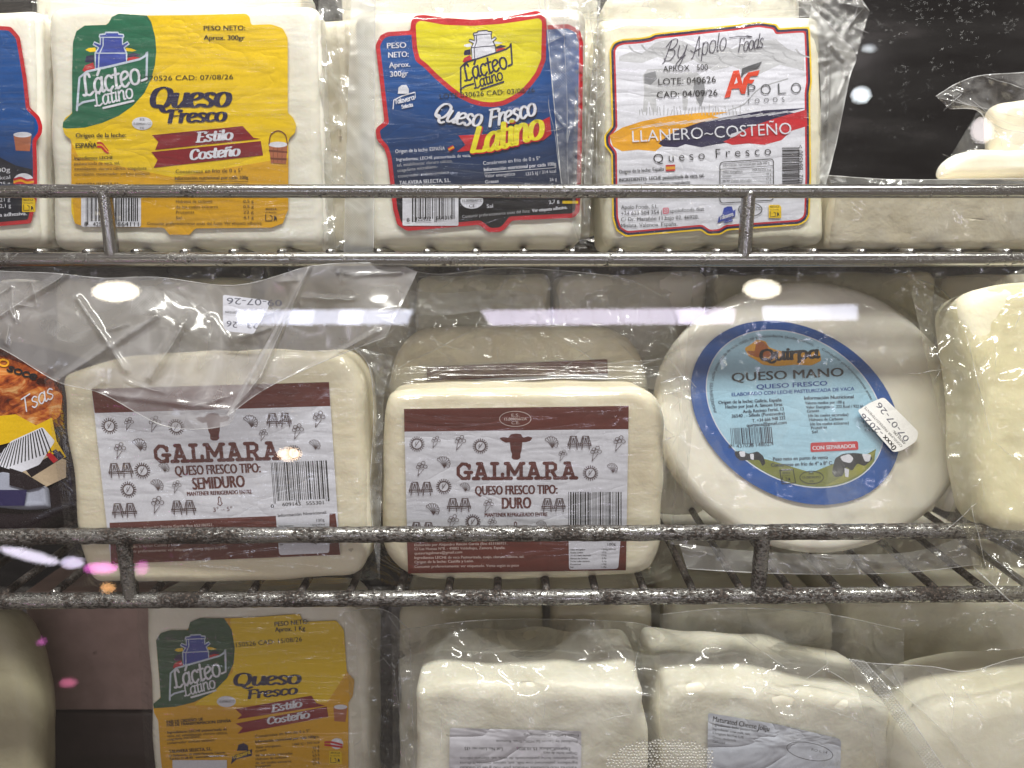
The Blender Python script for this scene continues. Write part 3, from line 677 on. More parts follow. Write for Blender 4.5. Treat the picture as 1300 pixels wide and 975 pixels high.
# wooden pail of milk printed at the lower right of the label
PAIL = paper((176, 104, 74)); PAIL2 = paper((120, 62, 44))
p2.P([(341, 182), (365, 184), (363, 208), (344, 207)], PAIL); p2.E(353, 183.5, 12, 3.6, W); p2.P([(341, 190), (365, 192), (364.6, 194.5), (341.4, 192.5)], PAIL2); p2.P([(343, 200), (364, 201), (363.7, 203.5), (343.4, 202.5)], PAIL2)
p2.stroke([(341.5, 183), (344, 171), (353, 166), (362, 171), (365, 183)], .7, .7, PAIL2, lvl=2)
for x in (347, 352.5, 358): p2.stroke([(x, 187.5), (x, 206)], .3, .3, PAIL2, False, lvl=int(x) % 5)
p.build('artwork', yl); p2.build('ribbon', yl); lett.build('lettering', yl); bc.build('barcode', yl)
sheet(A1, [(40, -10), (90, -14), (240, -12), (400, -14), (436, -10)], [(52, 320), (130, 322), (250, 321), (380, 321), (424, 316)], 'vacuum_film', FILM_V, yp, 90, 70, hug=hugof(roundpoly([(57, 6), (404, 4), (413, 314), (63, 317)], 16), .007), amp=.0003, freq=26, seed=1)
sheet(A1, [(404, -14), (426, -16), (446, -12)], [(410, 318), (424, 321), (438, 318)], 'side_flange', FILM_FL, yp, 12, 60, [(405, 100, -.003), (445, 100, -.014), (405, 300, -.003), (445, 300, -.012), (425, 0, -.008)], amp=.0016, freq=60, seed=3, auto=5, rim='t')

# leftmost blue pack, cut by the frame
lp = pack('cheese_pack', A1, (0, 318), 'white cheese pack with dark blue red-edged label, cut off at the top left edge', 'cheese', CHEESES)
slab(A1, roundpoly([(-190, 12), (47, 10), (55, 312), (-185, 316)], 14), 'cheese', CH_WHITE, lp, .045, .007, .0008, 35, 2)
lo_ = [(-160, 40), (0, 33), (14, 34), (25, 46.7), (30, 75), (34, 100.5), (37.7, 136), (50, 148), (54, 160), (53, 170), (46, 179.5), (47, 215), (47, 251), (39.5, 283.6), (0, 287), (-160, 290)]
ll = label_plate(A1, roundpoly(lo_, 3, 3), RED, lp, LA)
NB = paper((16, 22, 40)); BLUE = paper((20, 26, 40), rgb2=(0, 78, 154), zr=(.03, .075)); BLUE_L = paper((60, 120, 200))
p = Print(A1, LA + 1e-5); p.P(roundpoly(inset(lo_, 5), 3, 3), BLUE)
p.P([(-150, 200), (0, 200), (20, 210), (41, 215), (41, 250), (34, 278), (0, 281), (-150, 284)], NB)
p.E(30, 230, 13, 10, W); 
for i, c in enumerate((RED, GLD, RED)): p.stroke([(18, 228 + i*3), (26, 226 + i*3), (34, 229 + i*3), (42, 228 + i*3)], 1.2, 1.6, c, lvl=i)
lett = Print(A1, LA + 1.2e-4); T = lett.T
T('100g', -8, 219, 13, 218, 6, W); T('kcal', 0, 228, 13, 227, 5, W); T('25 g', 0, 236, 13, 235, 5, W); T('16 g', 0, 243, 13, 242, 5, W)
T('21 g', 0, 256, 13, 255, 5, W); T('2,1 g', 0, 264, 14, 263, 5, W); T('etiqueta adhesiva.', -24, 276.5, 34, 273, 5, W, .02)
recycle(p, 28, 251, 1.0, YEL, K)
p.P([(17, 170), (40, 171), (38, 192), (20, 191)], PAIL); p.E(28.5, 171, 11.5, 3.4, W)
p.build('artwork', ll); lett.build('lettering', ll)
sheet(A1, [(-200, -10), (-60, -12), (64, -10)], [(-200, 320), (-60, 322), (66, 318)], 'vacuum_film', FILM_V, lp, 60, 60, hug=hugof(roundpoly([(-190, 12), (47, 10), (55, 312), (-185, 316)], 14), .007), amp=.0003, freq=26, seed=5)

# blue pack
A2 = Face(0, .437, -.0144, 7, -1.5)
bp = pack('cheese_pack', A2, (600, 316), 'white cheese pack with blue red-edged label and yellow shield, middle of top rack', 'cheese', CHEESES)
slab(A2, roundpoly([(447, 14), (744, 6), (738, 310), (462, 314)], 16), 'cheese', CH_WHITE, bp, .045, .008, .0008, 35, 3)
bo = [(476.7, 57.4), (482.8, 44.9), (491.8, 40.6), (521, 38.8), (521.5, 30), (523, 24), (527.7, 19.7), (538.4, 18.7), (563.6, 22.3), (599.5, 25), (635.4, 22.6), (660, 18), (682, 13.3), (687.4, 16.2), (690, 32.3), (721.5, 30.5), (735.9, 37.7), (740.5, 53.8), (739.5, 143.6), (737.7, 229.7), (735.9, 269), (728.7, 276.4), (649.7, 280), (642, 290), (635.4, 294.3), (621, 295), (608.4, 285.4), (516.9, 293.3), (504.4, 285.4), (499, 265.6), (491.8, 201), (488, 188.4), (478.5, 177.7), (476.7, 167), (478, 162), (488, 154.3)]
bl = label_plate(A2, roundpoly(bo, 3, 3), RED, bp, LA)
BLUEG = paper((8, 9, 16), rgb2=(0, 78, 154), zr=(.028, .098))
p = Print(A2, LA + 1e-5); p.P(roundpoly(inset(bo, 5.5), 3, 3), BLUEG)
sh = [(527.7, 30.5), (533, 26), (545, 28), (563, 31.5), (599, 33), (635, 30.5), (660, 27), (684, 23), (688, 27), (687.5, 50), (687, 75), (680, 92), (671, 104), (661, 115), (650, 122), (638, 128), (624.6, 130), (612, 129), (599.5, 125.6), (584, 118), (570.8, 107.7), (555, 94), (542, 80.8), (533, 74), (529.5, 60)]
p.P(roundpoly(inset(sh, -6), 3, 3), RED); LIME = paper((226, 214, 30)); p.P(roundpoly(sh, 3, 3), LIME)
churn_logo(p, 612.4, 39.0, .1065, -.085, NAVY, W, NAVY, LIME)
churn_logo(p, 512, 109, .043, -.1, NAVY, W, W, None, False, 'Talavera', 'Selecta') if False else None
lett = Print(A2, LA + 3.0e-4); T = lett.T
T('PESO', 491.3, 61.5, 515.5, 60.5, 7.4, W, .015); T('NETO:', 493, 73.3, 518.5, 72, 7.4, W, .015); T('Aprox.', 494, 86, 520.5, 84.5, 7, W, .015); T('300gr', 495.3, 97.5, 518, 96, 7, W, .015)
T('LOTE 030626 CAD: 03/08/26', 558.5, 125.5, 679, 117, 6.6, K)
lett.P([(505, 119), (506, 111), (510, 108), (516, 108), (519, 113), (519, 119)], W); lett.up(3); lett.stroke([(499, 138), (500, 127), (510, 122), (527, 117), (527, 124)], .7, .7, W, False)
lett.S('Tala', 502, 132, 512, 130, 6, (.55, .5), W, .1); lett.S('vera', 513, 130, 526, 126, 6, (.55, .5), W, .1); lett.S('Selecta', 510, 138, 524, 135, 4.5, (.45, .4), W, .1)
def bent(pr, txt, pts, h, nib, mat, shear, gap=0):
    """word set along a traced arc, letter by letter"""
    C = chain(pts, 40); tot = sum(X[c][0] for c in txt); acc = [0]
    for i in range(40): acc.append(acc[-1] + (C[i + 1] - C[i]).length)
    def at(s_):
        s_ = min(max(s_, 0), acc[-1]*.9999); k = max(i for i in range(40) if acc[i] <= s_); return C[k].lerp(C[k + 1], (s_ - acc[k])/(acc[k + 1] - acc[k]))
    cx = 0
    for c in txt:
        a = at(cx/tot*acc[-1]); b_ = at((cx + X[c][0])/tot*acc[-1])
        if c != ' ': 
            if (b_ - a).length > .1:
                v_ = (b_ - a)*((X[c][0] - .06)/X[c][0]); pr.S(c, a.x, a.y, a.x + v_.x, a.y + v_.y, h, nib, mat, shear)
        cx += X[c][0]
        pr.d -= 7*6e-6
    pr.up(8)
NAVK = paper((14, 18, 36))
for dx, dy, mt in ((1.0, 1.2, NAVK), (0, 0, W)):
    bent(lett, 'Queso', [(549 + dx, 146 + dy), (565 + dx, 153 + dy), (585 + dx, 158 + dy), (610 + dx, 160 + dy)], 21, (1.9, 1.2), mt, .28)
    bent(lett, 'Fresco', [(619 + dx, 161 + dy), (640 + dx, 157 + dy), (662 + dx, 151 + dy), (681 + dx, 145 + dy)], 21, (1.9, 1.2), mt, .28)
p.P([(582, 172), (624, 170), (690, 152), (698, 148), (700, 170), (690, 178), (640, 187), (580, 193), (591, 184)], RED)
for dx, dy, mt, nb in ((.8, 1.0, RED, (4.2, 2.4)), (0, 0, paper((240, 228, 40)), (3.4, 1.9))):
    bent(lett, 'Katino', [(596 + dx, 193 + dy), (625 + dx, 191 + dy), (655 + dx, 183 + dy), (690 + dx, 174 + dy)], 32, nb, mt, .3)
T('Origen de la leche: ESPAÑA', 502, 194.5, 565, 190.5, 5, W); flag(lett, 568, 188, 8, 5, -.5)
for i, (s_, x1) in enumerate((('Ingredientes: LECHE pasteurizada de vaca,', 597.5), ('sal, estabilizante: cloruro cálcico,', 574.5), ('coagulante microbiano,', 555), ('conservador: sorbato potásico.', 571))):
    T(s_, 503.5 + i*.6, 204.5 + i*7, x1, 199 + i*7, 4.2, W if i == 0 else GRY)
T('TALAVERA SELECTA, S.L.', 507, 234.5, 572, 231, 5, W, .008); T('C/ Jerez, Plasencia, Cáceres.', 508, 240, 596, 236.5, 3.6, GRY)
T('Consérvese en frío de 0 a 5º', 613.5, 209.5, 686, 203, 5, W); T('Información nutricional por cada 100g', 614.5, 217.5, 706, 210, 4.8, W, .01)
lett.P([(615, 219.4), (706, 212.4), (706, 213), (615, 220)], W); T('Valor energético', 615.5, 225.5, 654, 222.5, 4.6, W); T('1315 kJ / 314 kcal', 668, 223, 706, 219, 4.6, W)
T('Grasas', 616, 233, 633, 231.5, 4.4, W); T('de las cuales saturadas', 617, 239.5, 673, 235.5, 4, W); T('26 g', 698, 230, 707, 229, 4.2, W); T('17 g', 698, 237.5, 707, 236.5, 4.2, W)
p.R(511, 240, 582, 286.5, W, 2); p.E(599, 255, 14.5, 10, W); T('15.009864/CC', 587, 256.5, 612, 256, 3.6, DG, .01); T('CE', 595.5, 263.5, 603, 263, 4, DG, .015)
T('Sal', 618, 264, 626, 263.5, 5, W); T('2,7 g', 697, 259, 710, 257, 4.6, W, .02); p.R(714, 255, 734, 258.5, YEL)
T('Consumir preferentemente antes del /lote:', 587, 277, 673, 269.5, 4.2, GRY); T('Ver etiqueta adhesiva.', 675.5, 269.5, 720, 265, 4.4, W, .02)
bc = Print(A2, LA + 2.5e-4); bc.bars(523, 245, 579, 278, K, 11, n=40, digits=True)
T('8', 516.5, 281.5, 520, 281.3, 5, K); T('425402', 526.5, 281, 547, 280, 5.4, K); T('864319', 554, 279.5, 574.5, 278.5, 5.4, K)
p.build('artwork', bl); lett.build('lettering', bl); bc.build('barcode', bl)
sheet(A2, [(430, -12), (520, -14), (650, -14), (752, -12)], [(440, 318), (520, 320), (650, 319), (746, 316)], 'vacuum_film', FILM_V, bp, 90, 70, hug=hugof(roundpoly([(447, 14), (744, 6), (738, 310), (462, 314)], 16), .008), amp=.0003, freq=26, seed=8)
# folded welded flap lying over the right part of the label
sheet(A2, [(690, -14), (712, -16), (735, -10)], [(713, 238), (722, 236), (737, 232)], 'folded_flap', FILM_SEAL2, bp, 18, 90, [(700, 0, .006), (735, 0, .004), (705, 120, .007), (735, 120, .004), (715, 230, .006), (735, 230, .004)],
      [(690, 0, 696, 120, 5, .003), (696, 120, 714, 236, 5, .003), (715, 0, 722, 235, 4, .001)], amp=.0005, freq=80, seed=9, auto=3, rim='l')
sheet(A2, [(733, -14), (748, -14), (763, -12)], [(726, 280), (738, 312), (748, 300)], 'side_flange', FILM_FL, bp, 14, 90, [(740, 0, .002), (765, 0, -.004), (735, 300, .004), (750, 300, -.002)], [(745, 0, 742, 290, 5, .003)], amp=.0018, freq=90, seed=11, auto=4, rim='t')
# left welded seal, curling forward
sheet(A2, [(446, -14), (460, -15), (476, -10), (476, 0)], [(436, 322), (448, 324), (470, 322), (474, 318)], 'seal_flange', FILM_SEAL, bp, 14, 90,
      [(450, 0, .000), (476, 0, .004), (436, 110, .003), (450, 110, .002), (428, 220, .004), (450, 220, .002), (470, 310, .003)], amp=.0004, freq=60, seed=12, rim='r')
# cheese pack seen in the gap behind
gp = pack('cheese_pack', Face(0, .458, -.0144, 4), (430, 318), 'plain ivory cheese pack glimpsed between the yellow and the blue labelled packs', 'cheese', CHEESES)
slab(Face(0, .458, -.0144, 4), roundpoly([(388, 24), (470, 22), (478, 312), (392, 312)], 10), 'cheese', CH_YEL, gp, .04, .006, .001, 35, 21)

# Apolo pack
A3 = Face(0, .437, -.0144, 8, 1.5)
ap = pack('cheese_pack', A3, (900, 316), 'cheese pack whose white label has a yellow, navy and red brush stroke', 'cheese', CHEESES)
slab(A3, roundpoly([(757, 22), (1044, 16), (1048, 308), (766, 313)], 14), 'cheese', CH_WARM, ap, .045, .007, .0008, 35, 4)
ao = [(773.8, 62.8), (778.5, 53.8), (789, 49.5), (812, 48), (824, 46), (830.5, 42.4), (880.8, 37), (931, 31.6), (963, 27), (986.6, 30.5), (989, 36), (1010, 34.5), (1028, 34), (1029.7, 71.8), (1030.8, 104), (1028.6, 118.5), (1029.7, 222.5), (1028, 272.8), (1024, 281), (1015, 286), (923.8, 292.5), (915, 298), (898.7, 299), (889.7, 292.5), (794.6, 300.8), (782, 292.5), (777.4, 276.4), (776, 195.6), (767.7, 184.9), (767, 172), (776.7, 159.7)]
al = label_plate(A3, roundpoly(ao, 3, 3), YEL, ap, LA)
p = Print(A3, LA + 1e-5)
for d_, mt in ((2, NAVY), (5, RED), (7.2, W)): p.P(roundpoly(inset(ao, d_), 3, 3), mt)
# grey engraved mountains and grazing cow
MT = paper((196, 198, 206)); MT2 = paper((176, 178, 186))
p.P([(786, 72), (800, 66), (815, 68), (832, 54), (850, 50), (868, 52), (885, 62), (905, 54), (930, 62), (955, 52), (985, 50), (1000, 62), (1021, 70), (1021, 90), (990, 82), (960, 96), (930, 84), (905, 90), (880, 76), (860, 84), (835, 72), (815, 80), (786, 78)], MT)
for k in range(16):
    x = 800 + k*14 + random.uniform(-3, 3); y = 60 + random.uniform(-4, 14); p.stroke([(x, y), (x + 5, y + 6), (x + 16, y + 10)], 1.3, .8, MT2, lvl=k)
p.P([(816, 96), (822, 88), (840, 87), (862, 91), (885, 92), (893, 100), (896, 118), (890, 134), (884, 132), (884, 118), (874, 122), (872, 140), (867, 140), (866, 122), (845, 120), (833, 126), (834, 142), (828, 142), (824, 128), (820, 142), (816, 142), (818, 116)], MT)
p.P([(818, 94), (832, 90), (834, 100), (826, 108), (818, 106)], GRY2); p.P([(884, 98), (893, 102), (896, 118), (890, 136), (885, 128), (880, 112)], GRY2)
for k in range(30): x = 812 + k*4.4; p.stroke([(x, 146), (x + random.uniform(-2, 2), 140 - random.uniform(0, 7))], .5, .5, MT2, False, lvl=k)
p.stroke([(925, 140), (945, 132), (965, 112), (1000, 100)], .8, .8, MT2)
# brush strokes
p.P([(774, 172), (790, 162), (815, 154), (850, 147), (890, 143), (925, 142), (905, 147), (915, 150), (880, 160), (845, 172), (842, 184), (832, 192), (810, 190), (790, 192), (778, 186)], GLD)
p.P([(840, 178), (860, 165), (890, 155), (925, 148), (970, 140), (1024, 137), (1000, 142), (1012, 144), (960, 160), (928, 170), (925, 181), (905, 184), (890, 187), (870, 183), (860, 187), (842, 186), (836, 182)], NAVY)
p.P([(918, 180), (935, 172), (950, 162), (985, 150), (1024, 139), (1025, 160), (1005, 166), (992, 178), (970, 184), (950, 182), (930, 184)], RED)
for k in range(12): x = 800 + k*16; p.stroke([(x, 164 - k*1.6), (x + 40, 156 - k*1.5)], .5, .35, (W if k % 3 else MT), False, lvl=k)
lett = Print(A3, LA + 2.6e-4); T = lett.T; INK = paper((70, 66, 84))
lett.S('By', 842, 77, 868, 74, 24, (.6, .4), INK, .35); lett.S('Apolo', 878, 73, 921, 63, 22, (.6, .4), INK, .35); lett.S('Foods', 936, 67, 968, 60, 17, (.6, .4), INK, .35)
lett.stroke([(926, 48), (940, 46), (955, 47), (948, 45)], .6, .5, INK)
T('APROX   500', 842, 91, 899, 88.5, 7.6, K); T('LOTE: 040626', 836, 108, 909, 104.5, 8.6, K); T('CAD: 04/09/26', 834, 124.5, 911, 121.5, 8.6, K)
lett.P([(919.5, 124.5), (931, 90), (938, 89), (945.5, 117), (941, 119), (938, 112), (929, 113), (927, 123)], ORG)
lett.P([(932, 107), (936.5, 105), (935, 98)], W)
lett.P([(941, 119), (944, 100), (950, 92), (964.5, 89), (962, 96), (953, 97), (951, 101), (958, 101), (955, 106), (949, 106), (946, 119)], ORG)
lett.P([(940.5, 99), (942, 87), (952, 83), (967.5, 78), (963, 86), (952, 89), (945, 93)], DG)
for ch, x, wd in (('P', 949.5, 11), ('O', 966, 14), ('L', 988, 11), ('O', 1004.5, 14)):
    T(ch, x, 121 - (x - 949)*.04, x + wd*.92, 121 - (x + wd - 949)*.04, 14.5, DG, -.012)
T('F  O  O  D  S', 950, 131.5, 996, 129, 6.4, DG, -.008)
T('LLANERO~COSTEÑO', 803, 180.5, 1005, 170, 15.5, W, -.004)
T('Q u e s o', 830, 207, 895, 202, 12.2, K, -.01); T('F r e s c o', 909, 200.5, 979, 196.5, 12.2, K, -.01)
T('Origen de la leche: España', 786, 220.5, 843, 216.5, 5, K, .003); flag(lett, 845, 209.5, 12, 8, -.05)
T('INGREDIENTES  LECHE pasteurizada de vaca, sal,', 786, 231, 894, 224.5, 4.8, K, .015); T('estabilizante: cloruro cálcico, coagulante', 787, 237, 876, 233, 4.4, K, .012)
rr = roundpoly([(914, 206), (982, 201.5), (982, 254), (914, 258)], 5); lett.up(); lett.stroke(rr + [rr[0]], .5, .5, K, False)
T('Información nutricional por cada 100 g', 918, 211.5, 977, 208, 3.8, K); lett.P([(914, 214.6), (982, 210), (982, 210.7), (914, 215.3)], K)
for i, (a, wd, b_) in enumerate((('Valor energético', 25, '1456 KJ/350 kcal'), ('Grasas', 11, '29 g'), ('de las cuales saturadas', 37, '17 g'), ('Hidratos', 14, '1,5 g'))):
    y = 219.5 + i*5.7; T(a, 917.5, y, 917.5 + wd, y - .8, 3.2, K); ww = 24 if i == 0 else 6; T(b_, 979 - ww, y - 2.6, 979, y - 3, 3.2, K); lett.P([(915, y + 1.4), (981, y - 1.6), (981, y - 1.3), (915, y + 1.7)], K)
bc = Print(A3, LA + 2.2e-4)
rb_ = random.Random(4); y = 187.5
while y < 236: h_ = rb_.choice((.6, .6, 1, 1.5)); bc.add([(993, y), (1015, y - .6), (1015, y - .6 + h_), (993, y + h_)], [(0, 3, 2, 1)], K); y += h_ + rb_.choice((.6, .7, 1.1))
T('402 "864500 >', 1019.5, 234, 1019, 184, 6, K) 
for i, (s_, x1, dy) in enumerate((('Apolo Foods, S.L.', 836, 1.2), ('+34 623 504 354 |', 840, 1.7), ('C/ Dr. Marañón 11,bajo 02, 46920,', 887, 3.4), ('Mislata, Valencia, España.', 860, 2.4))):
    T(s_, 788.5, 265.5 + i*7.8, x1, 265.5 + i*7.8 - dy, 5.2, K)
T('apolofoods.dist', 850, 270, 894, 267.5, 5.2, K); PNK = paper((214, 60, 90)); rr = roundpoly([(842, 264.5), (848.5, 264), (848.5, 270.5), (842, 271)], 1.5, 3); lett.up(3); lett.stroke(rr + [rr[0]], .5, .5, PNK, False); lett.up(3)
lett.stroke([(845.2 + 1.6*cos(a*.7), 267.5 + 1.6*sin(a*.7)) for a in range(10)], .4, .4, PNK, False)
lett.P([(917, 272), (919, 264), (924, 262), (929, 262), (931, 268), (931, 272)], BLU); lett.P([(911, 283), (913, 274), (925, 270), (934, 266), (933, 275), (920, 279)], BLU); lett.up(2)
lett.S('Talavera', 914, 279, 931, 274, 5, (.5, .4), W, .1); lett.S('Selecta', 919, 283, 930, 280.5, 4, (.4, .35), BLU, .1)
lett.up(3); lett.stroke([(952.5 + 15*cos(a*.3), 266 + 8.5*sin(a*.3)) for a in range(22)], .5, .5, K, False); T('15.009864/CC', 939, 268.5, 966, 266.5, 4, K)
recycle(lett, 976, 260, .93, YEL, K)
p.build('artwork', al); lett.build('lettering', al); bc.build('barcode', al)
sheet(A3, [(738, -12), (830, -14), (960, -14), (1050, -12)], [(748, 318), (830, 320), (960, 319), (1046, 314)], 'vacuum_film', FILM_V, ap, 90, 70, hug=hugof(roundpoly([(757, 22), (1044, 16), (1048, 308), (766, 313)], 14), .007), amp=.0003, freq=26, seed=14)
sheet(A3, [(1030, 8), (1060, 40), (1086, 70), (1078, 100), (1062, 180), (1048, 235)], [(1026, 30), (1034, 60), (1040, 90), (1042, 130), (1038, 190), (1036, 240)], 'seal_flange', FILM_SEAL, ap, 80, 26,
      [(1030, 30, .000), (1086, 70, -.006), (1038, 150, .0005), (1065, 170, -.004), (1040, 240, 0)], [(1052, 60, 1050, 200, 4, .002)], amp=.0005, freq=70, seed=16, auto=4, rim='t')
sheet(A3, [(1000, -12), (1050, -14), (1085, -8), (1104, 14)], [(1030, 24), (1048, 48), (1062, 62), (1088, 68)], 'top_flange', FILM_SEAL2, ap, 40, 26, [(1000, 0, -.004), (1100, 20, -.008), (1060, 60, -.004)], amp=.0007, freq=70, seed=17, auto=6, rim='tb')
sheet(A3, [(748, 20), (754, 60), (750, 120), (744, 200), (742, 250)], [(764, 14), (768, 60), (768, 120), (768, 200), (770, 252)], 'side_flange', FILM_FL, ap, 70, 12, [(750, 100, -.002), (768, 100, .001)], [(758, 10, 757, 250, 5, .002)], amp=.0012, freq=70, seed=18, auto=3, rim='t')

# film ends hanging over the top of the row
bt = pack('cheese_pack', Face(0, .452, -.0144, 4), (600, 316), 'second-row vacuum pack standing behind the blue-labelled one on the top rack', 'cheese', CHEESES)
Bk = Face(0, .49, -.0144, 4)
slab(Bk, roundpoly([(430, -30), (760, -30), (760, 300), (440, 300)], 12), 'cheese', CH_WHITE, bt, .045, .007, .001, 35, 22)
sheet(Bk, [(400, -60), (600, -60), (900, -60), (1060, -40)], [(430, 12), (600, 20), (900, 26), (1040, 20)], 'film', FILM_FL, bt, 80, 20, [(500, 0, .008), (900, 0, .006), (1040, 0, .0)], amp=.002, freq=60, seed=19, auto=12, rim='b')
bt2 = pack('cheese_pack', Bk, (900, 316), 'second-row white vacuum pack standing behind the one with the tricolour brush stroke', 'cheese', CHEESES)
slab(Bk, roundpoly([(768, -8), (1020, -14), (1020, 300), (770, 300)], 12), 'cheese', CH_WHITE, bt2, .045, .007, .001, 35, 23)
bt3 = pack('cheese_pack', Bk, (220, 316), 'second-row white vacuum pack standing behind the yellow-labelled one', 'cheese', CHEESES)
slab(Bk, roundpoly([(40, -30), (380, -30), (380, 300), (50, 300)], 12), 'cheese', CH_WHITE, bt3, .045, .007, .001, 35, 24)

# flat white pack lying at the right end
A4 = Face(0, .440, -.0144, 2)
fp = pack('cheese_pack', A4, (1180, 318), 'long unlabelled cheese pack lying flat at the right end of the top rack', 'cheese', CHEESES)
CH_TAN = cheese_mat('matt_cream_cheese', (200, 190, 166), (220, 212, 192), .5, False, .4)
slab(A4, roundpoly([(1062, 240), (1420, 238), (1420, 316), (1050, 316)], 9), 'cheese', CH_TAN, fp, .10, .005, .0008, 35, 6)
sheet(A4, [(1040, 222), (1140, 228), (1260, 227), (1420, 226)], [(1036, 318), (1140, 319), (1260, 319), (1420, 318)], 'vacuum_film', FILM_CLR, fp, 80, 30, hug=hugof(roundpoly([(1062, 240), (1420, 238), (1420, 316), (1050, 316)], 9), .005), amp=.0005, freq=30, seed=20, rim='t')
# soft cheese in a bag standing on it
A5 = Face(0, .51, .02, 5)
sb = pack('bagged_cheese', A5, (1260, 228), 'soft cheese in a loose clear bag, standing on the flat pack, top right', 'cheese')
slab(A5, roundpoly([(1262, 128), (1420, 120), (1420, 226), (1268, 226)], 22), 'cheese', CH_YEL, sb, .018, .008, .002, 30, 7)
slab(A5, roundpoly([(1196, 226), (1200, 208), (1215, 195), (1240, 188), (1290, 192), (1420, 196), (1420, 228)], 8), 'curd', CH_WHITE, sb, .02, .009, .002, 30, 8, d0=.006)
sheet(A5, [(1188, 122), (1215, 106), (1245, 96), (1300, 92), (1420, 84)], [(1205, 138), (1240, 140), (1262, 165), (1300, 186), (1420, 196)], 'bag_top', FILM_MID, sb, 60, 20, [(1190, 122, .03), (1300, 130, .02), (1400, 150, .02)], [(1190, 124, 1300, 150, 8, .003), (1248, 96, 1300, 112, 5, .003)], amp=.002, freq=50, seed=23, auto=6, rim='tb')
sheet(A5, [(1242, 140), (1262, 158), (1300, 168), (1420, 176)], [(1190, 226), (1240, 190), (1300, 196), (1420, 200)], 'bag_side', FILM_CLR, sb, 50, 20, [(1240, 160, .012), (1200, 220, .018), (1300, 190, .016)], amp=.002, freq=50, seed=24, auto=5, rim='t')

